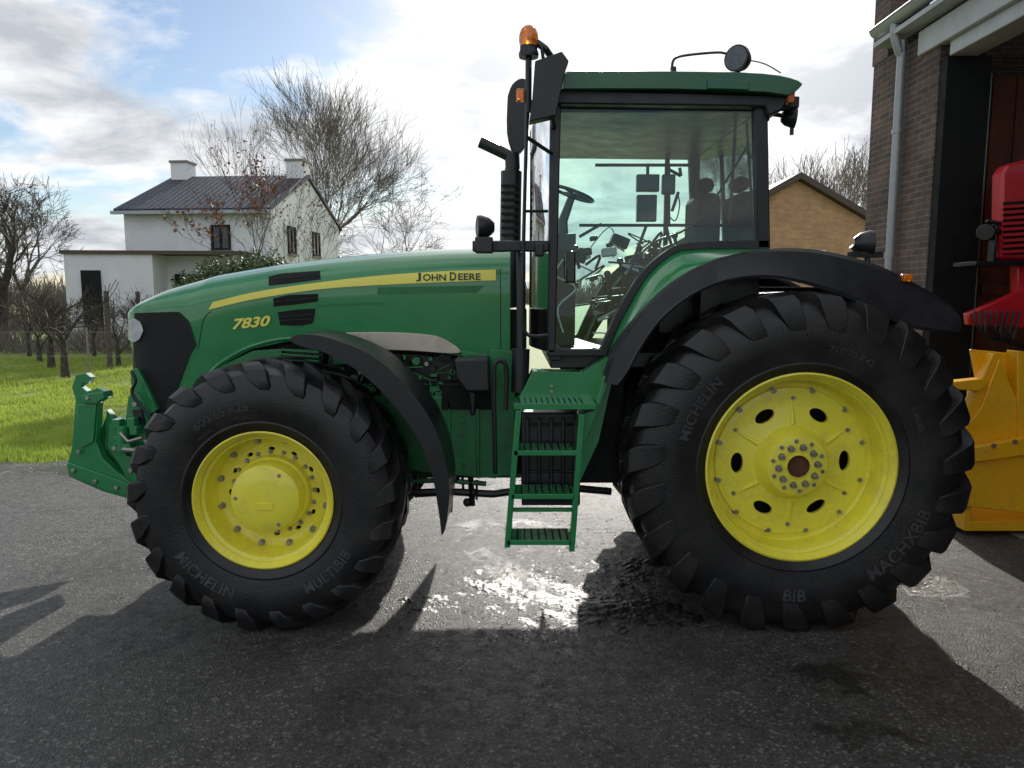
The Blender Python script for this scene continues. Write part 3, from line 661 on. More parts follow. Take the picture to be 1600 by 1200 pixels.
p = M(797, 800, 4.3); q = M(896, 800, 4.3); b.box(p.x, q.x, 4.3, 4.33, p.z, p.z+.02, 0)
for k in range(12): x = M(812+k*9, 636, 4.3).x; b.box(x-.003, x+.003, 4.31, 4.55, M(803, 640, 4.3).z+.035, M(803, 640, 4.3).z+.04, 1)
p = M(862, 603, 4.52)
for dz in (0, -.035): b.tube([p+Vector((0, 0, dz)), p+Vector((0, -.012, dz))], .01, 8, 2)
b.make('step_ladder', [GREEN, DARK, STEEL], T, bevel=.005)
b = B(); p = M(815, 790, 4.55); q = M(908, 645, 4.55); b.box(p.x, q.x, 4.55, 4.95, p.z, q.z)
for k in range(5): x = p.x+(q.x-p.x)*(k+.5)/5; b.box(x-.012, x+.012, 4.53, 4.55, p.z+.03, q.z-.03)
for k in range(4): z = p.z+(q.z-p.z)*(k+.5)/4; b.box(p.x+.02, q.x-.02, 4.535, 4.55, z-.008, z+.008)
b.make('fuel_tank', BLK, T, bevel=.012)
# ---- front linkage
b = B()
arm = [(118, 586), (133, 583), (142, 590), (137, 600), (130, 598), (126, 604), (136, 612), (152, 606), (164, 612), (166, 622), (154, 630), (153, 660), (150, 690), (160, 716), (185, 740), (205, 756), (210, 782), (160, 768), (108, 745), (104, 728), (112, 700), (116, 650), (118, 625), (112, 605)]
plate = [(166, 640), (178, 655), (196, 655), (200, 620), (212, 612), (224, 628), (232, 660), (246, 680), (246, 760), (215, 775), (198, 752), (178, 716), (164, 700)]
for d in (4.86, 5.78):
    b.pp(arm, d, d+.06)
    b.pp([(120, 632), (150, 632), (146, 690), (128, 700), (118, 690)], d-.014, d, 0)
    b.pp([(104, 722), (150, 738), (206, 758), (208, 776), (160, 764), (107, 742)], d-.02, d, 0)
    b.pp([(126, 618), (160, 612), (163, 622), (150, 630), (128, 630)], d-.03, d+.09, 0)
    for u, v in ((116, 735), (124, 706), (150, 752), (183, 762), (138, 622)): p = M(u, v, d-.02); b.tube([p, p+Vector((0, -.02, 0))], .015, 8, 1)
b.pp([(128, 640), (145, 640), (140, 690), (130, 690)], 4.93, 5.02, 2)
b.pp(plate, 4.94, 5.0); b.pp(plate, 5.68, 5.74)
b.pp([(150, 690), (166, 650), (196, 655), (206, 600), (222, 596), (236, 630), (262, 660), (262, 770), (212, 782), (170, 765), (150, 735)], 5.02, 5.08, 3)
b.pp([(170, 662), (190, 662), (196, 712), (240, 722), (240, 755), (208, 768), (182, 718), (168, 700)], 4.90, 4.94, 0)
b.pp([(206, 640), (220, 640), (226, 662), (210, 664)], 4.92, 4.95, 2)
b.pp([(204, 578), (214, 575), (232, 610), (246, 640), (232, 650), (218, 622), (204, 600)], 4.98, 5.02, 0)
for u, v in ((212, 632), (228, 690), (205, 735), (180, 700), (232, 745)): p = M(u, v, 4.90); b.tube([p, p+Vector((0, -.02, 0))], .018, 8, 1)
p = M(150, 752, 4.86); b.tube([p, p+Vector((0, .95, 0))], .04, 12, 0)
p = M(180, 700, 4.9); q = M(198, 735, 4.9); b.box(p.x, q.x+.05, 4.95, 5.7, q.z, p.z, 0)
b.tube([M(192, 665, 4.88), M(192, 705, 4.88)], .042, 12, 0); b.tube([M(188, 676, 4.84), M(200, 690, 4.82), M(222, 684, 4.84)], .012, 8, 1); b.tube([M(192, 702, 4.84), M(218, 704, 4.82)], .018, 8, 1)
for u, v in ((183, 662), (186, 688), (206, 660), (210, 672), (200, 700)): p = M(u, v, 4.86); b.box(p.x-.025, p.x+.025, 4.84, 4.91, p.z-.03, p.z+.03, 0)
b.tube([M(u, v, 4.9) for u, v in smoothpts([(205, 580), (212, 595), (206, 612), (216, 630), (238, 655)])], .012, 6, 2)
b.tube([M(u, v, 4.88) for u, v in smoothpts([(222, 690), (232, 705), (225, 730), (240, 745)])], .009, 6, 2)
b.box(M(215, 700, 4.94).x, -1.9, 5.1, 5.8, .62, 1.05, 0)
b.make('front_linkage', [GREEN, STEEL, BLK, GREEND], T, bevel=.006)
# =================================================================== GROUND
def sheet(name, pts, z, m):
    b = B(); b.add([(x, y, z) for x, y in pts], [tuple(range(len(pts)))]); o = b.make(name, m, None, smooth=False, recalc=False, kind='structure'); return o
sheet('ground', [(-900, -60), (900, -60), (900, 1500), (-900, 1500)], -.012, GRASS)
edge = [(-60, 5.5), (-30, 6.8), (-12, 8.0)]; rr = random.Random(5)
x = -12
while x < -1: edge.append((x, 8.75+(x+6.)*.12+rr.uniform(-.09, .09))); x += .22
edge += [(0, 9.8), (2, 11.5), (5, 13), (12, 14), (60, 15)]
sheet('yard_pavement', [(60, -20), (-60, -20)]+edge, 0, ASPH)
b = B(); rr = random.Random(9)
def edgey(x): return 8.75+(x+6.)*.12
for k in range(70000):
    y = 8.6+(rr.random()**1.7)*15; x = rr.uniform(-.74*y-1, -.33*y+.3)
    if y < edgey(x)+rr.uniform(-.05, .25): continue
    nz = noise.noise(Vector((x*.8, y*.5, 2)))
    if nz > .32 and rr.random() < .8: continue
    h = rr.uniform(.03, .08)*(1+.8*noise.noise(Vector((x*2, y*2, 0)))); a = rr.uniform(0, pi); w = .004+.0005*y
    dx, dy = cos(a)*w, sin(a)*w; lx, ly = rr.uniform(-.04, .04), rr.uniform(-.04, .04)
    n = len(b.v); b.v += [Vector((x-dx, y-dy, -.012)), Vector((x+dx, y+dy, -.012)), Vector((x+lx, y+ly, h))]; b.f.append((n, n+1, n+2)); b.m.append(0)
b.make('grass', BLADE, None, smooth=False, recalc=False, kind='stuff')
b = B(); nx, ny = 340, 240; x0, x1, y0, y1 = -1.2, 1.9, 3.9, 6.1
def mudh(x, y):
    p = Vector((x, y, 0)); msk = math.exp(-(((x-.6)/.65)**2+((y-4.58)/.38)**2))+.7*math.exp(-(((x+.1)/.45)**2+((y-5.0)/.25)**2))
    msk = max(msk, .65*math.exp(-(((x-.8)/.4)**2+((y-5.25)/.45)**2)), .6*math.exp(-(((x+.5)/.3)**2+((y-4.7)/.3)**2)))
    r_ = abs(sin((x*1.0+y*.9)*13+2*noise.noise(p*2)))**.6
    return (noise.fractal(p*6, .8, 2.1, 5)*.55+noise.noise(p*26)*.25+r_*.35-.72+1.0*msk)*.022*min(1, msk*2.5)-.003
for i in range(nx+1):
    for j in range(ny+1):
        x = x0+(x1-x0)*i/nx; y = y0+(y1-y0)*j/ny; b.v.append(Vector((x, y, min(.028, mudh(x, y)))))
for i in range(nx):
    for j in range(ny):
        q = i*(ny+1)+j; f = (q, q+ny+1, q+ny+2, q+1)
        if max(b.v[k].z for k in f) > -.001: b.f.append(f); b.m.append(0)
used = sorted({k for f in b.f for k in f}); mp = {k: i for i, k in enumerate(used)}; b.v = [b.v[k] for k in used]; b.f = [tuple(mp[k] for k in f) for f in b.f]
rr = random.Random(21)
def lump(x, y, s):
    vs = []
    for k in range(5): a = 2*pi*k/5+rr.random(); vs.append((x+s*cos(a)*rr.uniform(.6, 1.2), y+s*sin(a)*rr.uniform(.6, 1.2), 0))
    vs.append((x+rr.uniform(-.3, .3)*s, y+rr.uniform(-.3, .3)*s, s*rr.uniform(.25, .6)))
    b.add(vs, [(k, (k+1) % 5, 5) for k in range(5)])
for k in range(1500): lump(rr.gauss(.3, .7), rr.gauss(4.8, .5), rr.uniform(.003, .012))
for k in range(2000): lump(rr.uniform(-3.2, 3.4), rr.uniform(2.6, 7.5), rr.uniform(.0015, .006))
b.make('mud', MUD, None, smooth=True, ang=60, recalc=False, kind='stuff')
# =================================================================== WHITE HOUSE
TH = radians(4.5); C = (-9.5, 30.)
def L(a, d, z): return Vector((C[0]-a*cos(TH)+d*sin(TH), C[1]+a*sin(TH)+d*cos(TH), z))
hs = empty('white_house', (C[0], C[1], 0), label='white rendered two-storey house with dark tiled roof', category='house')
EV = 5.35; RG = 7.1; WA = 6.1; DE = 8.6
b = B(); b.box(0, WA, 0, DE, 0, EV, 0, L)
for a in (0., WA-.25): 
    vs = [L(a, 0, EV), L(a, DE, EV), L(a, DE/2, RG), L(a+.25, 0, EV), L(a+.25, DE, EV), L(a+.25, DE/2, RG)]; b.add(vs, [(0, 1, 2), (3, 5, 4), (0, 2, 5, 3), (2, 1, 4, 5)])
b.make('wall', WHITE, hs, smooth=False)
b = B()
for s in (0, 1):
    e = -.35 if s == 0 else DE+.35; ze = EV-.12
    vs = [L(-.08, e, ze), L(WA+.2, e, ze), L(WA+.2, DE/2, RG+.08), L(-.08, DE/2, RG+.08)]; vs += [p+Vector((0, 0, .14)) for p in vs]
    b.add(vs, [(0, 1, 2, 3), (4, 7, 6, 5), (0, 4, 5, 1), (1, 5, 6, 2), (3, 2, 6, 7), (0, 3, 7, 4)])
roof = b.make('roof', TILE, hs, smooth=False)
b = B(); b.box(-.15, WA+.25, -.5, -.36, EV-.2, EV-.07, 0, L); b.make('gutter', GREY, hs)
for a in (.05, WA-.75):
    b = B(); b.box(a, a+.75, DE/2-.5, DE/2+.3, RG-.4, RG+.75, 0, L); b.box(a-.05, a+.8, DE/2-.55, DE/2+.35, RG+.75, RG+.85, 1, L); b.make('chimney', [WHITE, CONC], roof, smooth=False)
def win(a0, a1, z0, z1, side=0, dd=0.):
    b = B()
    fn = (lambda p, q, z: L(p, -q+dd, z)) if side == 0 else (lambda p, q, z: L(-q, p, z))
    for x0, x1, y0, y1 in ((a0, a1, z0, z0+.09), (a0, a1, z1-.09, z1), (a0, a0+.09, z0, z1), (a1-.09, a1, z0, z1), ((a0+a1)/2-.04, (a0+a1)/2+.04, z0, z1)): b.box(x0, x1, .0, .06, y0, y1, 0, fn)
    b.box(a0+.05, a1-.05, .0, .02, z0+.05, z1-.05, 1, fn); b.box(a0-.08, a1+.08, .0, .12, z0-.08, z0, 2, fn)
    b.make('window', [DARK, WINB, CONC], hs, smooth=False)
win(1.7, 2.5, 3.75, 4.75); win(1.6, 2.5, 3.7, 4.85, 1); win(4.6, 5.6, 3.75, 4.85, 1); win(1.5, 3.0, .9, 2.3, 1); win(5, 6.2, .9, 2.3, 1)
def A(a, d, z): return Vector((-10.6-a*cos(.16), 28.7-a*.09+d, z))
b = B(); b.box(0, 3.0, 1.2, 3.5, 0, 3.5, 0, A); b.box(3.0, 6.2, 0, 4, 0, 3.5, 0, A); b.box(-.2, .1, .2, .5, 0, 3.5, 0, A)
b.make('annex', WHITE, hs, smooth=False)
b = B(); b.box(-.4, 6.3, -.10, 4.1, 3.5, 3.64, 0, A); b.make('flat_roof', WOODT, hs, smooth=False)
for q_ in ((.2, 2.7, 1.12, 1.2, 0, 2.8), (4.9, 5.6, -.06, 0, 0.3, 2.9)): b = B(); b.box(*q_, 0, A); b.make('door', DARK, hs, smooth=False)
# =================================================================== BRICK HOUSE (behind)
bh = empty('brick_house', (10.5, 24, 0), label='tan brick house gable with dark verge boards', category='house')
ap = M(1247, 282, 24)
def hz(x): return ap.z-abs(x-ap.x)*.56
xl, xr = ap.x-3.6, ap.x+3.6
b = B(); b.prism([(xl, 24, 0), (xr, 24, 0), (xr, 24, hz(xr)), (ap.x, 24, ap.z), (xl, 24, hz(xl))], 9); b.make('wall', BRICKY, bh, smooth=False)
b = B()
for s in (-1, 1):
    vs = [(ap.x, 23.75, ap.z+.03), (ap.x+s*4, 23.75, ap.z+.03-4*.56), (ap.x+s*4, 33.3, ap.z+.03-4*.56), (ap.x, 33.3, ap.z+.03)]; vs = [Vector(p) for p in vs]; vs += [p+Vector((0, 0, .2)) for p in vs]
    b.add(vs, [(0, 1, 2, 3), (4, 7, 6, 5), (0, 4, 5, 1), (1, 5, 6, 2), (3, 2, 6, 7), (0, 3, 7, 4)])
b.make('roof', WOODT, bh, smooth=False)
# =================================================================== BARN
XB = 4.19
bn = empty('brick_barn', (XB, 6, 0), label='weathered brick barn with wide open doorway and grey downpipe', category='barn')
b = B()
b.box(XB, XB+.32, 7.62, 9.0, 0, 4.62)
b.box(XB, XB+.32, -3, 3.0, 0, 4.62)
b.box(XB+.32, 13, 8.72, 9.0, 0, 4.62)
b.box(12.7, 13, -3, 8.72, 0, 4.62); b.box(XB+.32, 12.7, -3, -2.7, 0, 4.62)
b.prism([(XB+.42, 8.70, 4.62), (13, 8.70, 4.62), (8.65, 8.70, 8.3), (XB+.42, 8.70, 5.1)], .3)
b.box(XB-.012, XB+.42, 8.66, 9.02, 4.62, 7.4)
b.make('wall', BRICKD, bn, smooth=False)
b = B(); b.box(XB-.04, XB+.24, -3, 7.98, 4.42, 4.66); b.box(XB+.02, XB+.3, 3, 7.50, 4.28, 4.42); b.make('lintel', BEAM, bn, bevel=.01)
b = B()
for (x0, z0, x1, z1) in ((XB-.22, 4.84, 8.65, 8.45), (13.3, 4.5, 8.65, 8.35)):
    b.add([(x0, -3.2, z0), (x1, -3.2, z1), (x1, 8.64, z1), (x0, 8.64, z0), (x0, -3.2, z0+.07), (x1, -3.2, z1+.1), (x1, 8.64, z1+.1), (x0, 8.64, z0+.07)], [(0, 1, 2, 3), (4, 7, 6, 5), (0, 4, 5, 1), (3, 2, 6, 7), (0, 3, 7, 4), (1, 5, 6, 2)])
br = b.make('roof', TILE, bn, smooth=False)
b = B(); b.box(XB-.20, XB-.0, -3, 8.62, 4.70, 4.75); b.make('fascia', BEAM, bn)
b = B(); n = 10
for y in (-3, 8.62):
    for j in range(n+1): a = pi+pi*j/n; b.v.append(Vector((XB-.17+.08*cos(a), y, 4.88+.08*sin(a))))
for j in range(n): b.f.append((j, j+1, n+2+j, n+1+j)); b.m.append(0)
b.tube([(XB-.25, -3, 4.88), (XB-.25, 8.62, 4.88)], .012, 8)
b.make('gutter', GREY, bn, recalc=False)
b = B(); dx, dy = XB-.085, 8.2
b.tube(smoothpts([(XB-.17, dy, 4.82), (XB-.17, dy, 4.70), (dx, dy, 4.45), (dx, dy, 4.3), (dx, dy, .1)], 3), .048, 14)
for z in (1.2, 2.4, 3.7): b.tube([(dx, dy, z), (dx, dy, z+.05)], .056, 14)
b.make('downpipe', GREY, bn)
b = B(); b.box(XB+.01, XB+.44, 7.50, 7.616, 0, 4.28); b.make('door_jamb_shade', DARK, bn)  # dark strip over the brick reveal paints in the doorway's shade
b = B(); b.box(XB+.33, XB+.44, 7.62, 8.7, 0, 4.4); b.make('inner_lining', DARK, bn)
b = B(); b.box(XB+.72, XB+3.6, 7.9, 7.94, .05, 4.2)
for k in range(8): x = XB+.95+k*.33; b.box(x, x+.03, 7.87, 7.9, .05, 4.2)
b.box(XB+.72, XB+3.6, 7.84, 7.9, 2.0, 2.1)
b.make('sliding_door', RUST, bn, smooth=False)
b = B(); b.tube([(XB+.62, 7.8, 0), (XB+.62, 7.8, 4.2)], .018, 8); b.make('door_rail', GREY, bn)
sheet('barn_floor', [(XB, -2.7), (12.7, -2.7), (12.7, 8.7), (XB, 8.7)], .004, CONC)
# red machine
D = 6.9
rm = empty('red_machine', (5.2, D, 0), label='red farm machine with slatted cover standing in barn doorway', category='machine')
def bxx(b, u0, u1, v0, v1, d0, d1, mi=0): p = M(u0, v1, d0); q = M(u1, v0, d0); b.box(p.x, q.x, d0, d1, p.z, q.z, mi)
b = B(); b.pp([(1566, 270), (1576, 256), (1606, 249), (1720, 244), (1720, 405), (1563, 405)], D, D+.16, 0); bxx(b, 1680, 1860, 246, 405, D+.16, D+1.2)
body = b.make('cover', REDP, rm, bevel=.025)
b = B(); b.pp([(1568, 316), (1700, 306), (1700, 395), (1568, 398)], D-.008, D, 0); b.make('grille_opening', DARK, rm)
for k in range(9): b = B(); b.pp([(1568, 321+k*8.8), (1700, 312+k*9), (1700, 316+k*9), (1568, 325.5+k*8.8)], D-.04, D-.008, 0); b.make('grille_slat', REDP, rm)
b = B(); b.tube([M(1540, 363, D-.05), M(1540, 363, D+.12)], .075, 18); b.tube([M(1540, 363, D), M(1575, 362, D+.05)], .03, 8); b.tube([M(1541, 345, D), M(1575, 352, D)], .02, 8); bxx(b, 1524, 1720, 408, 415, D-.1, D+.25); bxx(b, 1552, 1561, 350, 410, D, D+.1); b.make('drive_unit', BLKG, rm, bevel=.01)
b = B(); b.pp([(1512, 490), (1560, 470), (1620, 440), (1700, 430), (1700, 500), (1600, 512), (1514, 508)], D-.1, D-.02, 0); b.pp([(1590, 410), (1612, 410), (1614, 470), (1592, 480)], D-.02, D+.1, 0)
b.box(5.0, 5.3, D, D+.3, 0, 2.0, 0); b.box(5.9, 6.2, D, D+.3, 0, 2.0, 0)
b.make('frame', REDP, rm, bevel=.012)
for k in range(9): b = B(); b.tube(smoothpts([M(1522+k*9, 486, D-.15), M(1528+k*7, 512+7*(k % 3), D-.18), M(1560+3*k, 532, D-.15), M(1610, 545+4*(k % 2), D-.1)], 4), .011, 6); b.make('hydraulic_hose', BLK, rm)
# yellow implement: stepped, sloping folded plates
ym = empty('yellow_implement', (4.4, 6.2, 0), label='orange-yellow steel bucket implement on the barn threshold', category='implement')
b = B(); D = 6.0
b.pp([(1518, 546), (1552, 549), (1600, 554), (1690, 558), (1690, 700), (1560, 700), (1556, 640), (1528, 600)], D+.12, D+.16)
b.pp([(1488, 597), (1536, 592), (1545, 598), (1530, 612), (1492, 608)], D-.02, D+.10)
b.pp([(1552, 552), (1562, 552), (1530, 640), (1506, 704), (1500, 668)], D+.02, D+.12)
b.pp([(1562, 560), (1596, 640), (1596, 690), (1510, 702), (1508, 668), (1532, 640)], D, D+.04)
b.pp([(1590, 548), (1606, 550), (1606, 690), (1590, 692)], D-.02, D+.12)
b.pp([(1508, 702), (1600, 684), (1690, 674), (1690, 704), (1600, 712), (1510, 724)], D-.10, D-.03)
b.pp([(1510, 724), (1600, 712), (1690, 704), (1690, 812), (1600, 802), (1514, 792)], D-.04, D+.02)
p = M(1512, 792, D); q = M(1700, 700, D); b.box(p.x, q.x, D+.02, D+1.0, .04, .12)
b.box(p.x, p.x+.05, D+.02, D+1.0, .12, .75)
b.pp([(1516, 600), (1600, 600), (1680, 600), (1680, 690), (1508, 706)], D+1.0, D+1.05)
yb = b.make('bucket', ORY, ym, bevel=.008)
for u, v in ((1552, 696), (1585, 690)): b = B(); p = M(u, v, D-.10); b.tube([p, p+Vector((0, -.014, 0))], .02, 6); b.make('bolt', STEEL, ym)
b = B(); b.pp(smoothpts([(1572, 590), (1581, 590), (1581, 618), (1572, 618), (1572, 590)], 3)[:-1], D+.115, D+.12); b.make('slot', DARK, ym)
# =================================================================== TREES
def tree(name, base, h, r, levels, nch, spread, seed, m=BARK, leaf=None, trunk=.3, lenr=.74, nleaf=3, up=.15, group=None, label='', rmin=.006, lsz=.05, wide=1., straight=True):
    rd = random.Random(seed); tb = B(); cb = B(); lf = B()
    def rv(): return Vector((rd.uniform(-1, 1), rd.uniform(-1, 1), rd.uniform(-1, 1)))
    def rec(p, d, l, rad, lev):
        segs = 4 if lev < 2 else 3 if lev < 4 else 2
        pts = [p]; rs = [rad]
        for i in range(segs):
            d = (d+rv()*(.06 if lev == 0 else .2)+Vector((0, 0, up*.3))).normalized(); p = p+d*l/segs; pts.append(p); rs.append(max(rmin, rad*(1-.42*(i+1)/segs)))
        tgt = tb if lev == 0 else cb
        tgt.tube(pts, rs, 8 if lev == 0 else 5 if lev < 3 else 3, 0, cap=False)
        if lev >= levels:
            if leaf:
                for k in range(nleaf):
                    if rd.random() < .6:
                        q = pts[rd.randrange(len(pts))]+rv()*.08; s = lsz*rd.uniform(.6, 1.3); a = rv().normalized()*s; c_ = rv().normalized()*s
                        lf.add([q, q+a, q+a+c_, q+c_], [(0, 1, 2, 3)])
            return
        k_n = nch+(1 if lev == 0 else 0)
        for k in range(k_n):
            i = len(pts)-1 if k < 2 or lev == 0 and k < 3 else rd.randrange(max(1, len(pts)//2), len(pts))
            if lev == 0:
                az = 2*pi*k/k_n+rd.uniform(-.4, .4); th = spread*rd.uniform(.7, 1.2); nd_ = Vector((sin(th)*cos(az), sin(th)*sin(az), cos(th)))
            else:
                ax = d.cross(rv()).normalized(); nd_ = Quaternion(ax, spread*rd.uniform(.5, 1.3))@d
            nd_ = (nd_+Vector((0, 0, up))).normalized()
            rec(pts[i], nd_, l*lenr*rd.uniform(.75, 1.15), max(rmin, rs[i]*(.80 if k == 0 else .6)), lev+1)
    rec(Vector((0, 0, 0)), Vector((0, 0, 1)), h*trunk, r, 0)
    mz = max(p.z for p in cb.v); k = h/mz
    n_ = len(cb.v); cx = sum(p.x for p in cb.v)/n_; cy = sum(p.y for p in cb.v)/n_; cz = sum(p.z for p in cb.v)/n_
    if not straight: cx = cy = 0
    for bb in (tb, cb, lf): bb.v = [Vector(((p.x-cx*p.z/cz)*k*wide, (p.y-cy*p.z/cz)*k*wide, p.z*k))+Vector(base) for p in bb.v]
    e = empty(name, base, None, label=label, category='tree')
    if group: e['group'] = group
    tb.make('trunk', m, e, recalc=False); c_ = cb.make('crown', m, e, recalc=False)
    if lf.v: lf.make('leaves', leaf, c_, smooth=False, recalc=False)
    return e
tree('bare_tree', (-13.5, 58, 0), 20.6, .36, 6, 4, .48, 4, BARKG, trunk=.15, label='tall bare deciduous tree behind the white house', rmin=.0075, lenr=.86, up=.11, wide=.9)
tree('bare_tree', (-9.6, 62, 0), 13.0, .22, 6, 3, .6, 14, BARKG, trunk=.2, label='smaller bare tree with drooping twigs beside the tall one', rmin=.010, up=.0, lenr=.84)
tree('bare_tree', (-17.2, 48, 0), 14.5, .15, 5, 3, .30, 8, BARKG, trunk=.35, label='slender bare tree rising behind the tiled roof', rmin=.008, lenr=.8)
tree('bare_tree', (-20.0, 29, 0), 7.3, .32, 5, 4, .8, 23, BARK, trunk=.3, label='pollarded bare tree with a thick forked trunk', rmin=.008, up=.08)
tree('bare_tree', (-21.5, 33, 0), 7.4, .2, 5, 4, .7, 29, BARKG, trunk=.3, label='pollarded bare tree with fine twigs', rmin=.009)
for i, (x, y, h) in enumerate(((23.5, 58, 13.5), (27.5, 60, 14.5), (19.5, 58, 13), (33, 66, 14.5))):
    tree('bare_tree', (x, y, 0), h, .16, 6, 3, .42, 40+i, TWIGF, trunk=.2, label='bare twiggy tree beyond the brick house', group='bare trees beyond the brick house', rmin=.013, lenr=.85)
tree('small_tree', (-6.3, 18.2, 0), 5.9, .07, 5, 3, .5, 52, BARK, LEAFB, trunk=.3, nleaf=4, label='young tree with sparse withered brown leaves', rmin=.004, lsz=.055, lenr=.8)
tree('small_tree', (-5.7, 20.5, 0), 4.8, .06, 5, 3, .5, 57, BARK, LEAFB, trunk=.3, nleaf=2, label='thin young tree with few brown leaves', rmin=.004, lsz=.045, lenr=.8)
G = 'pruned fruit trees in orchard rows'
orig = [tree('fruit_tree', (-12.6, 20.3, 0), 2.3, .12, 3, 4, .95, 60, BARK, trunk=.42, lenr=.8, up=.12, group=G, label='gnarled pruned fruit tree standing in orchard grass', rmin=.010, straight=False),
        tree('fruit_tree', (-10.0, 20.6, 0), 2.2, .10, 4, 3, .85, 61, BARK, trunk=.4, lenr=.8, up=.15, group=G, label='gnarled pruned fruit tree standing in orchard grass', rmin=.008, straight=False),
        tree('fruit_tree', (-13.6, 24.2, 0), 2.2, .09, 4, 3, .8, 62, BARK, trunk=.4, lenr=.8, up=.2, group=G, label='gnarled pruned fruit tree standing in orchard grass', rmin=.008, straight=False)]
rr = random.Random(77)
def copything(o, loc, rz, sc):
    n = o.copy(); COL.objects.link(n); n.location = loc; n.rotation_euler = (0, 0, rz); n.scale = (sc,)*3
    for ch in list(o.children):
        c_ = ch.copy(); COL.objects.link(c_); c_.parent = n
for y, xs_ in ((20.4, (-15.2, -11.3, -8.8, -7.5)), (18.2, (-12.9, -10.6)), (22.2, (-14.2, -12.0, -9.2)), (24.0, (-17.5, -15.5, -11.7, -9.8, -7.9)), (27., (-18.5, -16.2, -13.8))):
    for x in xs_: copything(rr.choice(orig), (x+rr.uniform(-.3, .3), y+rr.uniform(-.4, .4), 0), rr.uniform(0, 6.28), rr.uniform(.85, 1.1))
for x, y in ((-11.0, 20.3), (-14.1, 20.3), (-12.0, 24), (-9.2, 24.1)):
    b = B(); b.tube([(x, y, 0), (x+.02, y, 2.1)], [.075, .065], 10); b.make('wooden_post', WOODP, None, label='weathered round wooden post in the orchard row', category='post', group='posts in the orchard rows')
def brush(name, x0, x1, y0, y1, n, h0, h1, m, seed, w=.012, **pr):
    rd = random.Random(seed); b = B()
    for k in range(n):
        x = rd.uniform(x0, x1); y = rd.uniform(y0, y1); hh = (h0+(h1-h0)*rd.random())*(.65+.35*sin(x*1.3+seed)*sin(x*.37+2)); lx = rd.uniform(-.35, .35)*hh; w_ = w*rd.uniform(.6, 1.5); z0 = rd.random()**2*hh*.6
        q = len(b.v); b.v += [Vector((x-w_, y, z0)), Vector((x+w_, y, z0)), Vector((x+lx, y+rd.uniform(-.2, .2), hh))]; b.f.append((q, q+1, q+2)); b.m.append(0)
    return b.make(name, m, None, smooth=False, recalc=False, **pr)
brush('brushwood', -19, -6.5, 25, 27.5, 4200, .4, 1.8, TWIGF, 1, .012, kind='stuff')
brush('far_woodland', -140, 160, 150, 170, 16000, 3, 9, TWIGF, 3, .12, kind='stuff')
brush('hedge', -30, -4, 40, 43, 6000, 1, 3.2, TWIGF, 6, .03, kind='stuff')
sh = empty('evergreen_shrub', (-5.6, 15.5, 0), label='rounded evergreen shrub with dense small leaves', category='shrub')
rd = random.Random(8); b = B()
cl = [(-6.6, 15.6, 2.05, .40), (-6.0, 15.4, 2.32, .42), (-5.4, 15.6, 2.42, .42), (-4.95, 15.4, 2.35, .45), (-5.8, 15.4, 1.3, 1.0), (-4.8, 15.5, 1.3, 1.0)]
for cx, cy, cz, r_ in cl:
    for k in range(2300):
        d = Vector((rd.gauss(0, 1), rd.gauss(0, 1), rd.gauss(0, 1))).normalized(); q = Vector((cx, cy, cz))+d*r_*(rd.uniform(.5, 1.15))*(1+.2*sin(d.x*9)*sin(d.z*8))
        s = rd.uniform(.02, .045); a = Vector((rd.uniform(-1, 1), rd.uniform(-1, 1), rd.uniform(-1, 1))).normalized()*s; c_ = a.cross(d).normalized()*s*.6
        n = len(b.v); b.v += [q-a, q+c_, q+a, q-c_]; b.f.append((n, n+1, n+2, n+3)); b.m.append(0)
b.make('crown', LEAFG, sh, smooth=False, recalc=False)
b = B(); b.tube([(-5.7, 15.5, 0), (-5.6, 15.5, 1.6)], [.1, .05], 8); b.make('trunk', BARK, sh)
fe = empty('wire_fence', (-10, 16.6, 0), label='low wire mesh fence along the orchard', category='fence')
for k in range(6): b = B(); x = -16+k*2.1; b.tube([(x, 17.0, 0), (x, 17.0, 1.25)], .022, 8); b.make('fence_post', CONC, fe)
b = B()
for z in (.1, .6, 1.15): b.tube([(-16.2, 17, z), (-5.4, 17, z)], .004, 3)
x = -17.2
while x < -5.5:
    b.tube([(x, 17, .1), (x+1.05, 17, 1.15)], .0013, 3, cap=False); b.tube([(x+1.05, 17, .1), (x, 17, 1.15)], .0013, 3, cap=False); x += .22
b.make('wire_mesh', GREY, fe, recalc=False)
# =================================================================== WORLD, SUN, CAMERA
EL, AZ = radians(25), radians(7)
S = Vector((sin(AZ)*cos(EL), cos(AZ)*cos(EL), sin(EL)))
w = bpy.data.worlds.new('World'); scn.world = w; w.use_nodes = True; nt = w.node_tree; bg = nt.nodes['Background']
sky = nd(nt, 'ShaderNodeTexSky', sky_type='NISHITA', sun_disc=False, sun_elevation=EL, sun_rotation=AZ, air_density=1., dust_density=.5)
d = nd(nt, 'ShaderNodeTexCoord').outputs['Generated']; sp = nd(nt, 'ShaderNodeSeparateXYZ', {0: d})
zz = nd(nt, 'ShaderNodeMath', {0: sp.outputs[2], 1: 0.}, operation='MAXIMUM'); zz = nd(nt, 'ShaderNodeMath', {0: zz.outputs[0], 1: .22}, operation='ADD')
ux = nd(nt, 'ShaderNodeMath', {0: sp.outputs[0], 1: zz.outputs[0]}, operation='DIVIDE'); uy = nd(nt, 'ShaderNodeMath', {0: sp.outputs[1], 1: zz.outputs[0]}, operation='DIVIDE')
uv = nd(nt, 'ShaderNodeCombineXYZ', {0: ux.outputs[0], 1: uy.outputs[0], 2: 5.2})
n1 = nd(nt, 'ShaderNodeTexNoise', {'Vector': uv.outputs[0], 'Scale': 1.5, 'Detail': 10., 'Roughness': .56, 'Distortion': .3}).outputs[0]
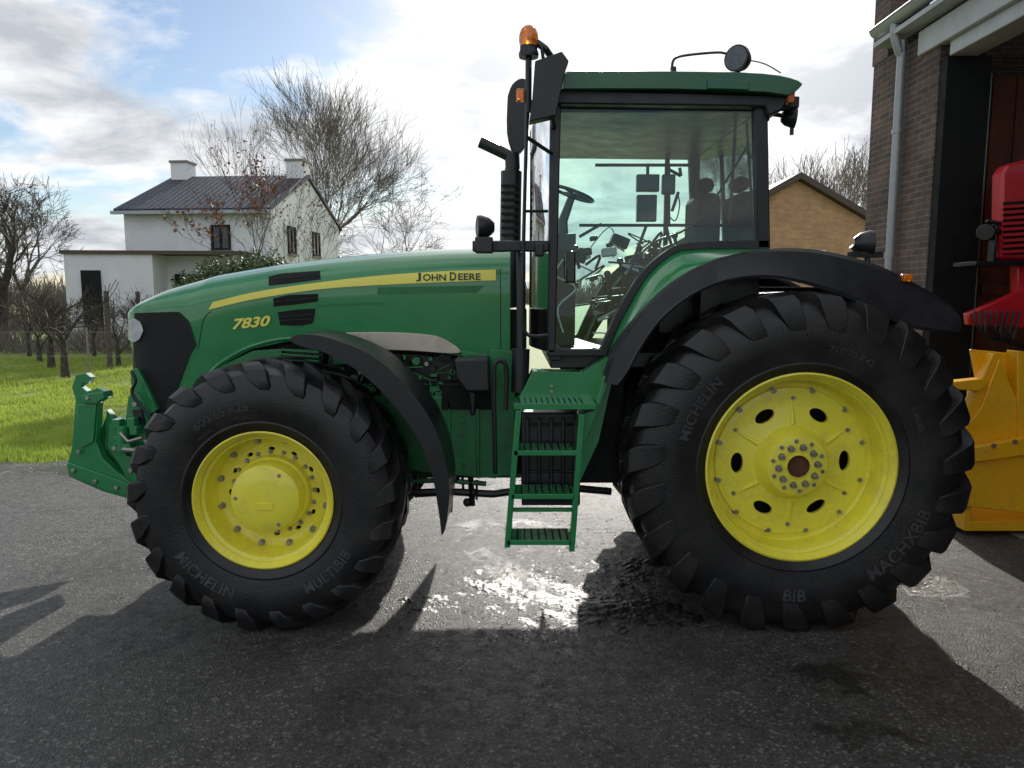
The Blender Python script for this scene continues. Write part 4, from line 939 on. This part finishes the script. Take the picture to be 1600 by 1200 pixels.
uv2 = nd(nt, 'ShaderNodeVectorMath', {0: uv.outputs[0], 1: (.05, .16, .9)}, operation='ADD')
n2 = nd(nt, 'ShaderNodeTexNoise', {'Vector': uv2.outputs[0], 'Scale': 2.1, 'Detail': 10., 'Roughness': .6, 'Distortion': .2}).outputs[0]
dt = nd(nt, 'ShaderNodeVectorMath', {0: d, 1: S}, operation='DOT_PRODUCT').outputs['Value']
glow = nd(nt, 'ShaderNodeMapRange', {0: dt, 1: .88, 2: 1., 3: 0., 4: 1.}).outputs[0]
glow2 = nd(nt, 'ShaderNodeMath', {0: glow, 1: 1.7}, operation='POWER').outputs[0]
thr = nd(nt, 'ShaderNodeMath', {0: n1, 1: nd(nt, 'ShaderNodeMath', {0: glow2, 1: .15}, operation='MULTIPLY').outputs[0]}, operation='ADD').outputs[0]
mask = ramp(nt, thr, [(.40, 0.), (.50, 1.)])
shade = ramp(nt, n2, [(.38, (4.8, 5.1, 5.6)), (.48, (6.9, 7.1, 7.4)), (.60, (9.5, 9.5, 9.5))])
gl = nd(nt, 'ShaderNodeMath', {0: glow2, 1: 4.5}, operation='MULTIPLY').outputs[0]
glc = nd(nt, 'ShaderNodeCombineColor', {0: gl, 1: gl, 2: nd(nt, 'ShaderNodeMath', {0: gl, 1: .97}, operation='MULTIPLY').outputs[0]})
cl_ = nd(nt, 'ShaderNodeMix', {0: 1., 6: shade, 7: glc.outputs[0]}, data_type='RGBA', blend_type='ADD').outputs[2]
skc = nd(nt, 'ShaderNodeMix', {0: 1., 6: sky.outputs[0], 7: (.85, .92, 1.0, 1)}, data_type='RGBA', blend_type='MULTIPLY').outputs[2]
fin = nd(nt, 'ShaderNodeMix', {0: mask, 6: skc, 7: cl_}, data_type='RGBA').outputs[2]
nt.links.new(fin, bg.inputs[0]); bg.inputs[1].default_value = .116
sl_ = bpy.data.lights.new('sun', 'SUN'); sl_.energy = 4.6; sl_.angle = radians(.8); sl_.color = (1, .95, .87)
so = bpy.data.objects.new('sun', sl_); COL.objects.link(so); so.rotation_euler = S.to_track_quat('Z', 'Y').to_euler()
cd = bpy.data.cameras.new('camera'); cd.sensor_width = 36; cd.lens = 36*F/1600; cd.clip_end = 3000; cd.clip_start = .05
co = bpy.data.objects.new('camera', cd); COL.objects.link(co); co.location = (0, 0, H); co.rotation_euler = (pi/2-PT, 0, 0); scn.camera = co
scn.view_settings.view_transform = 'Standard'; scn.view_settings.look = 'None'; scn.view_settings.exposure = 0
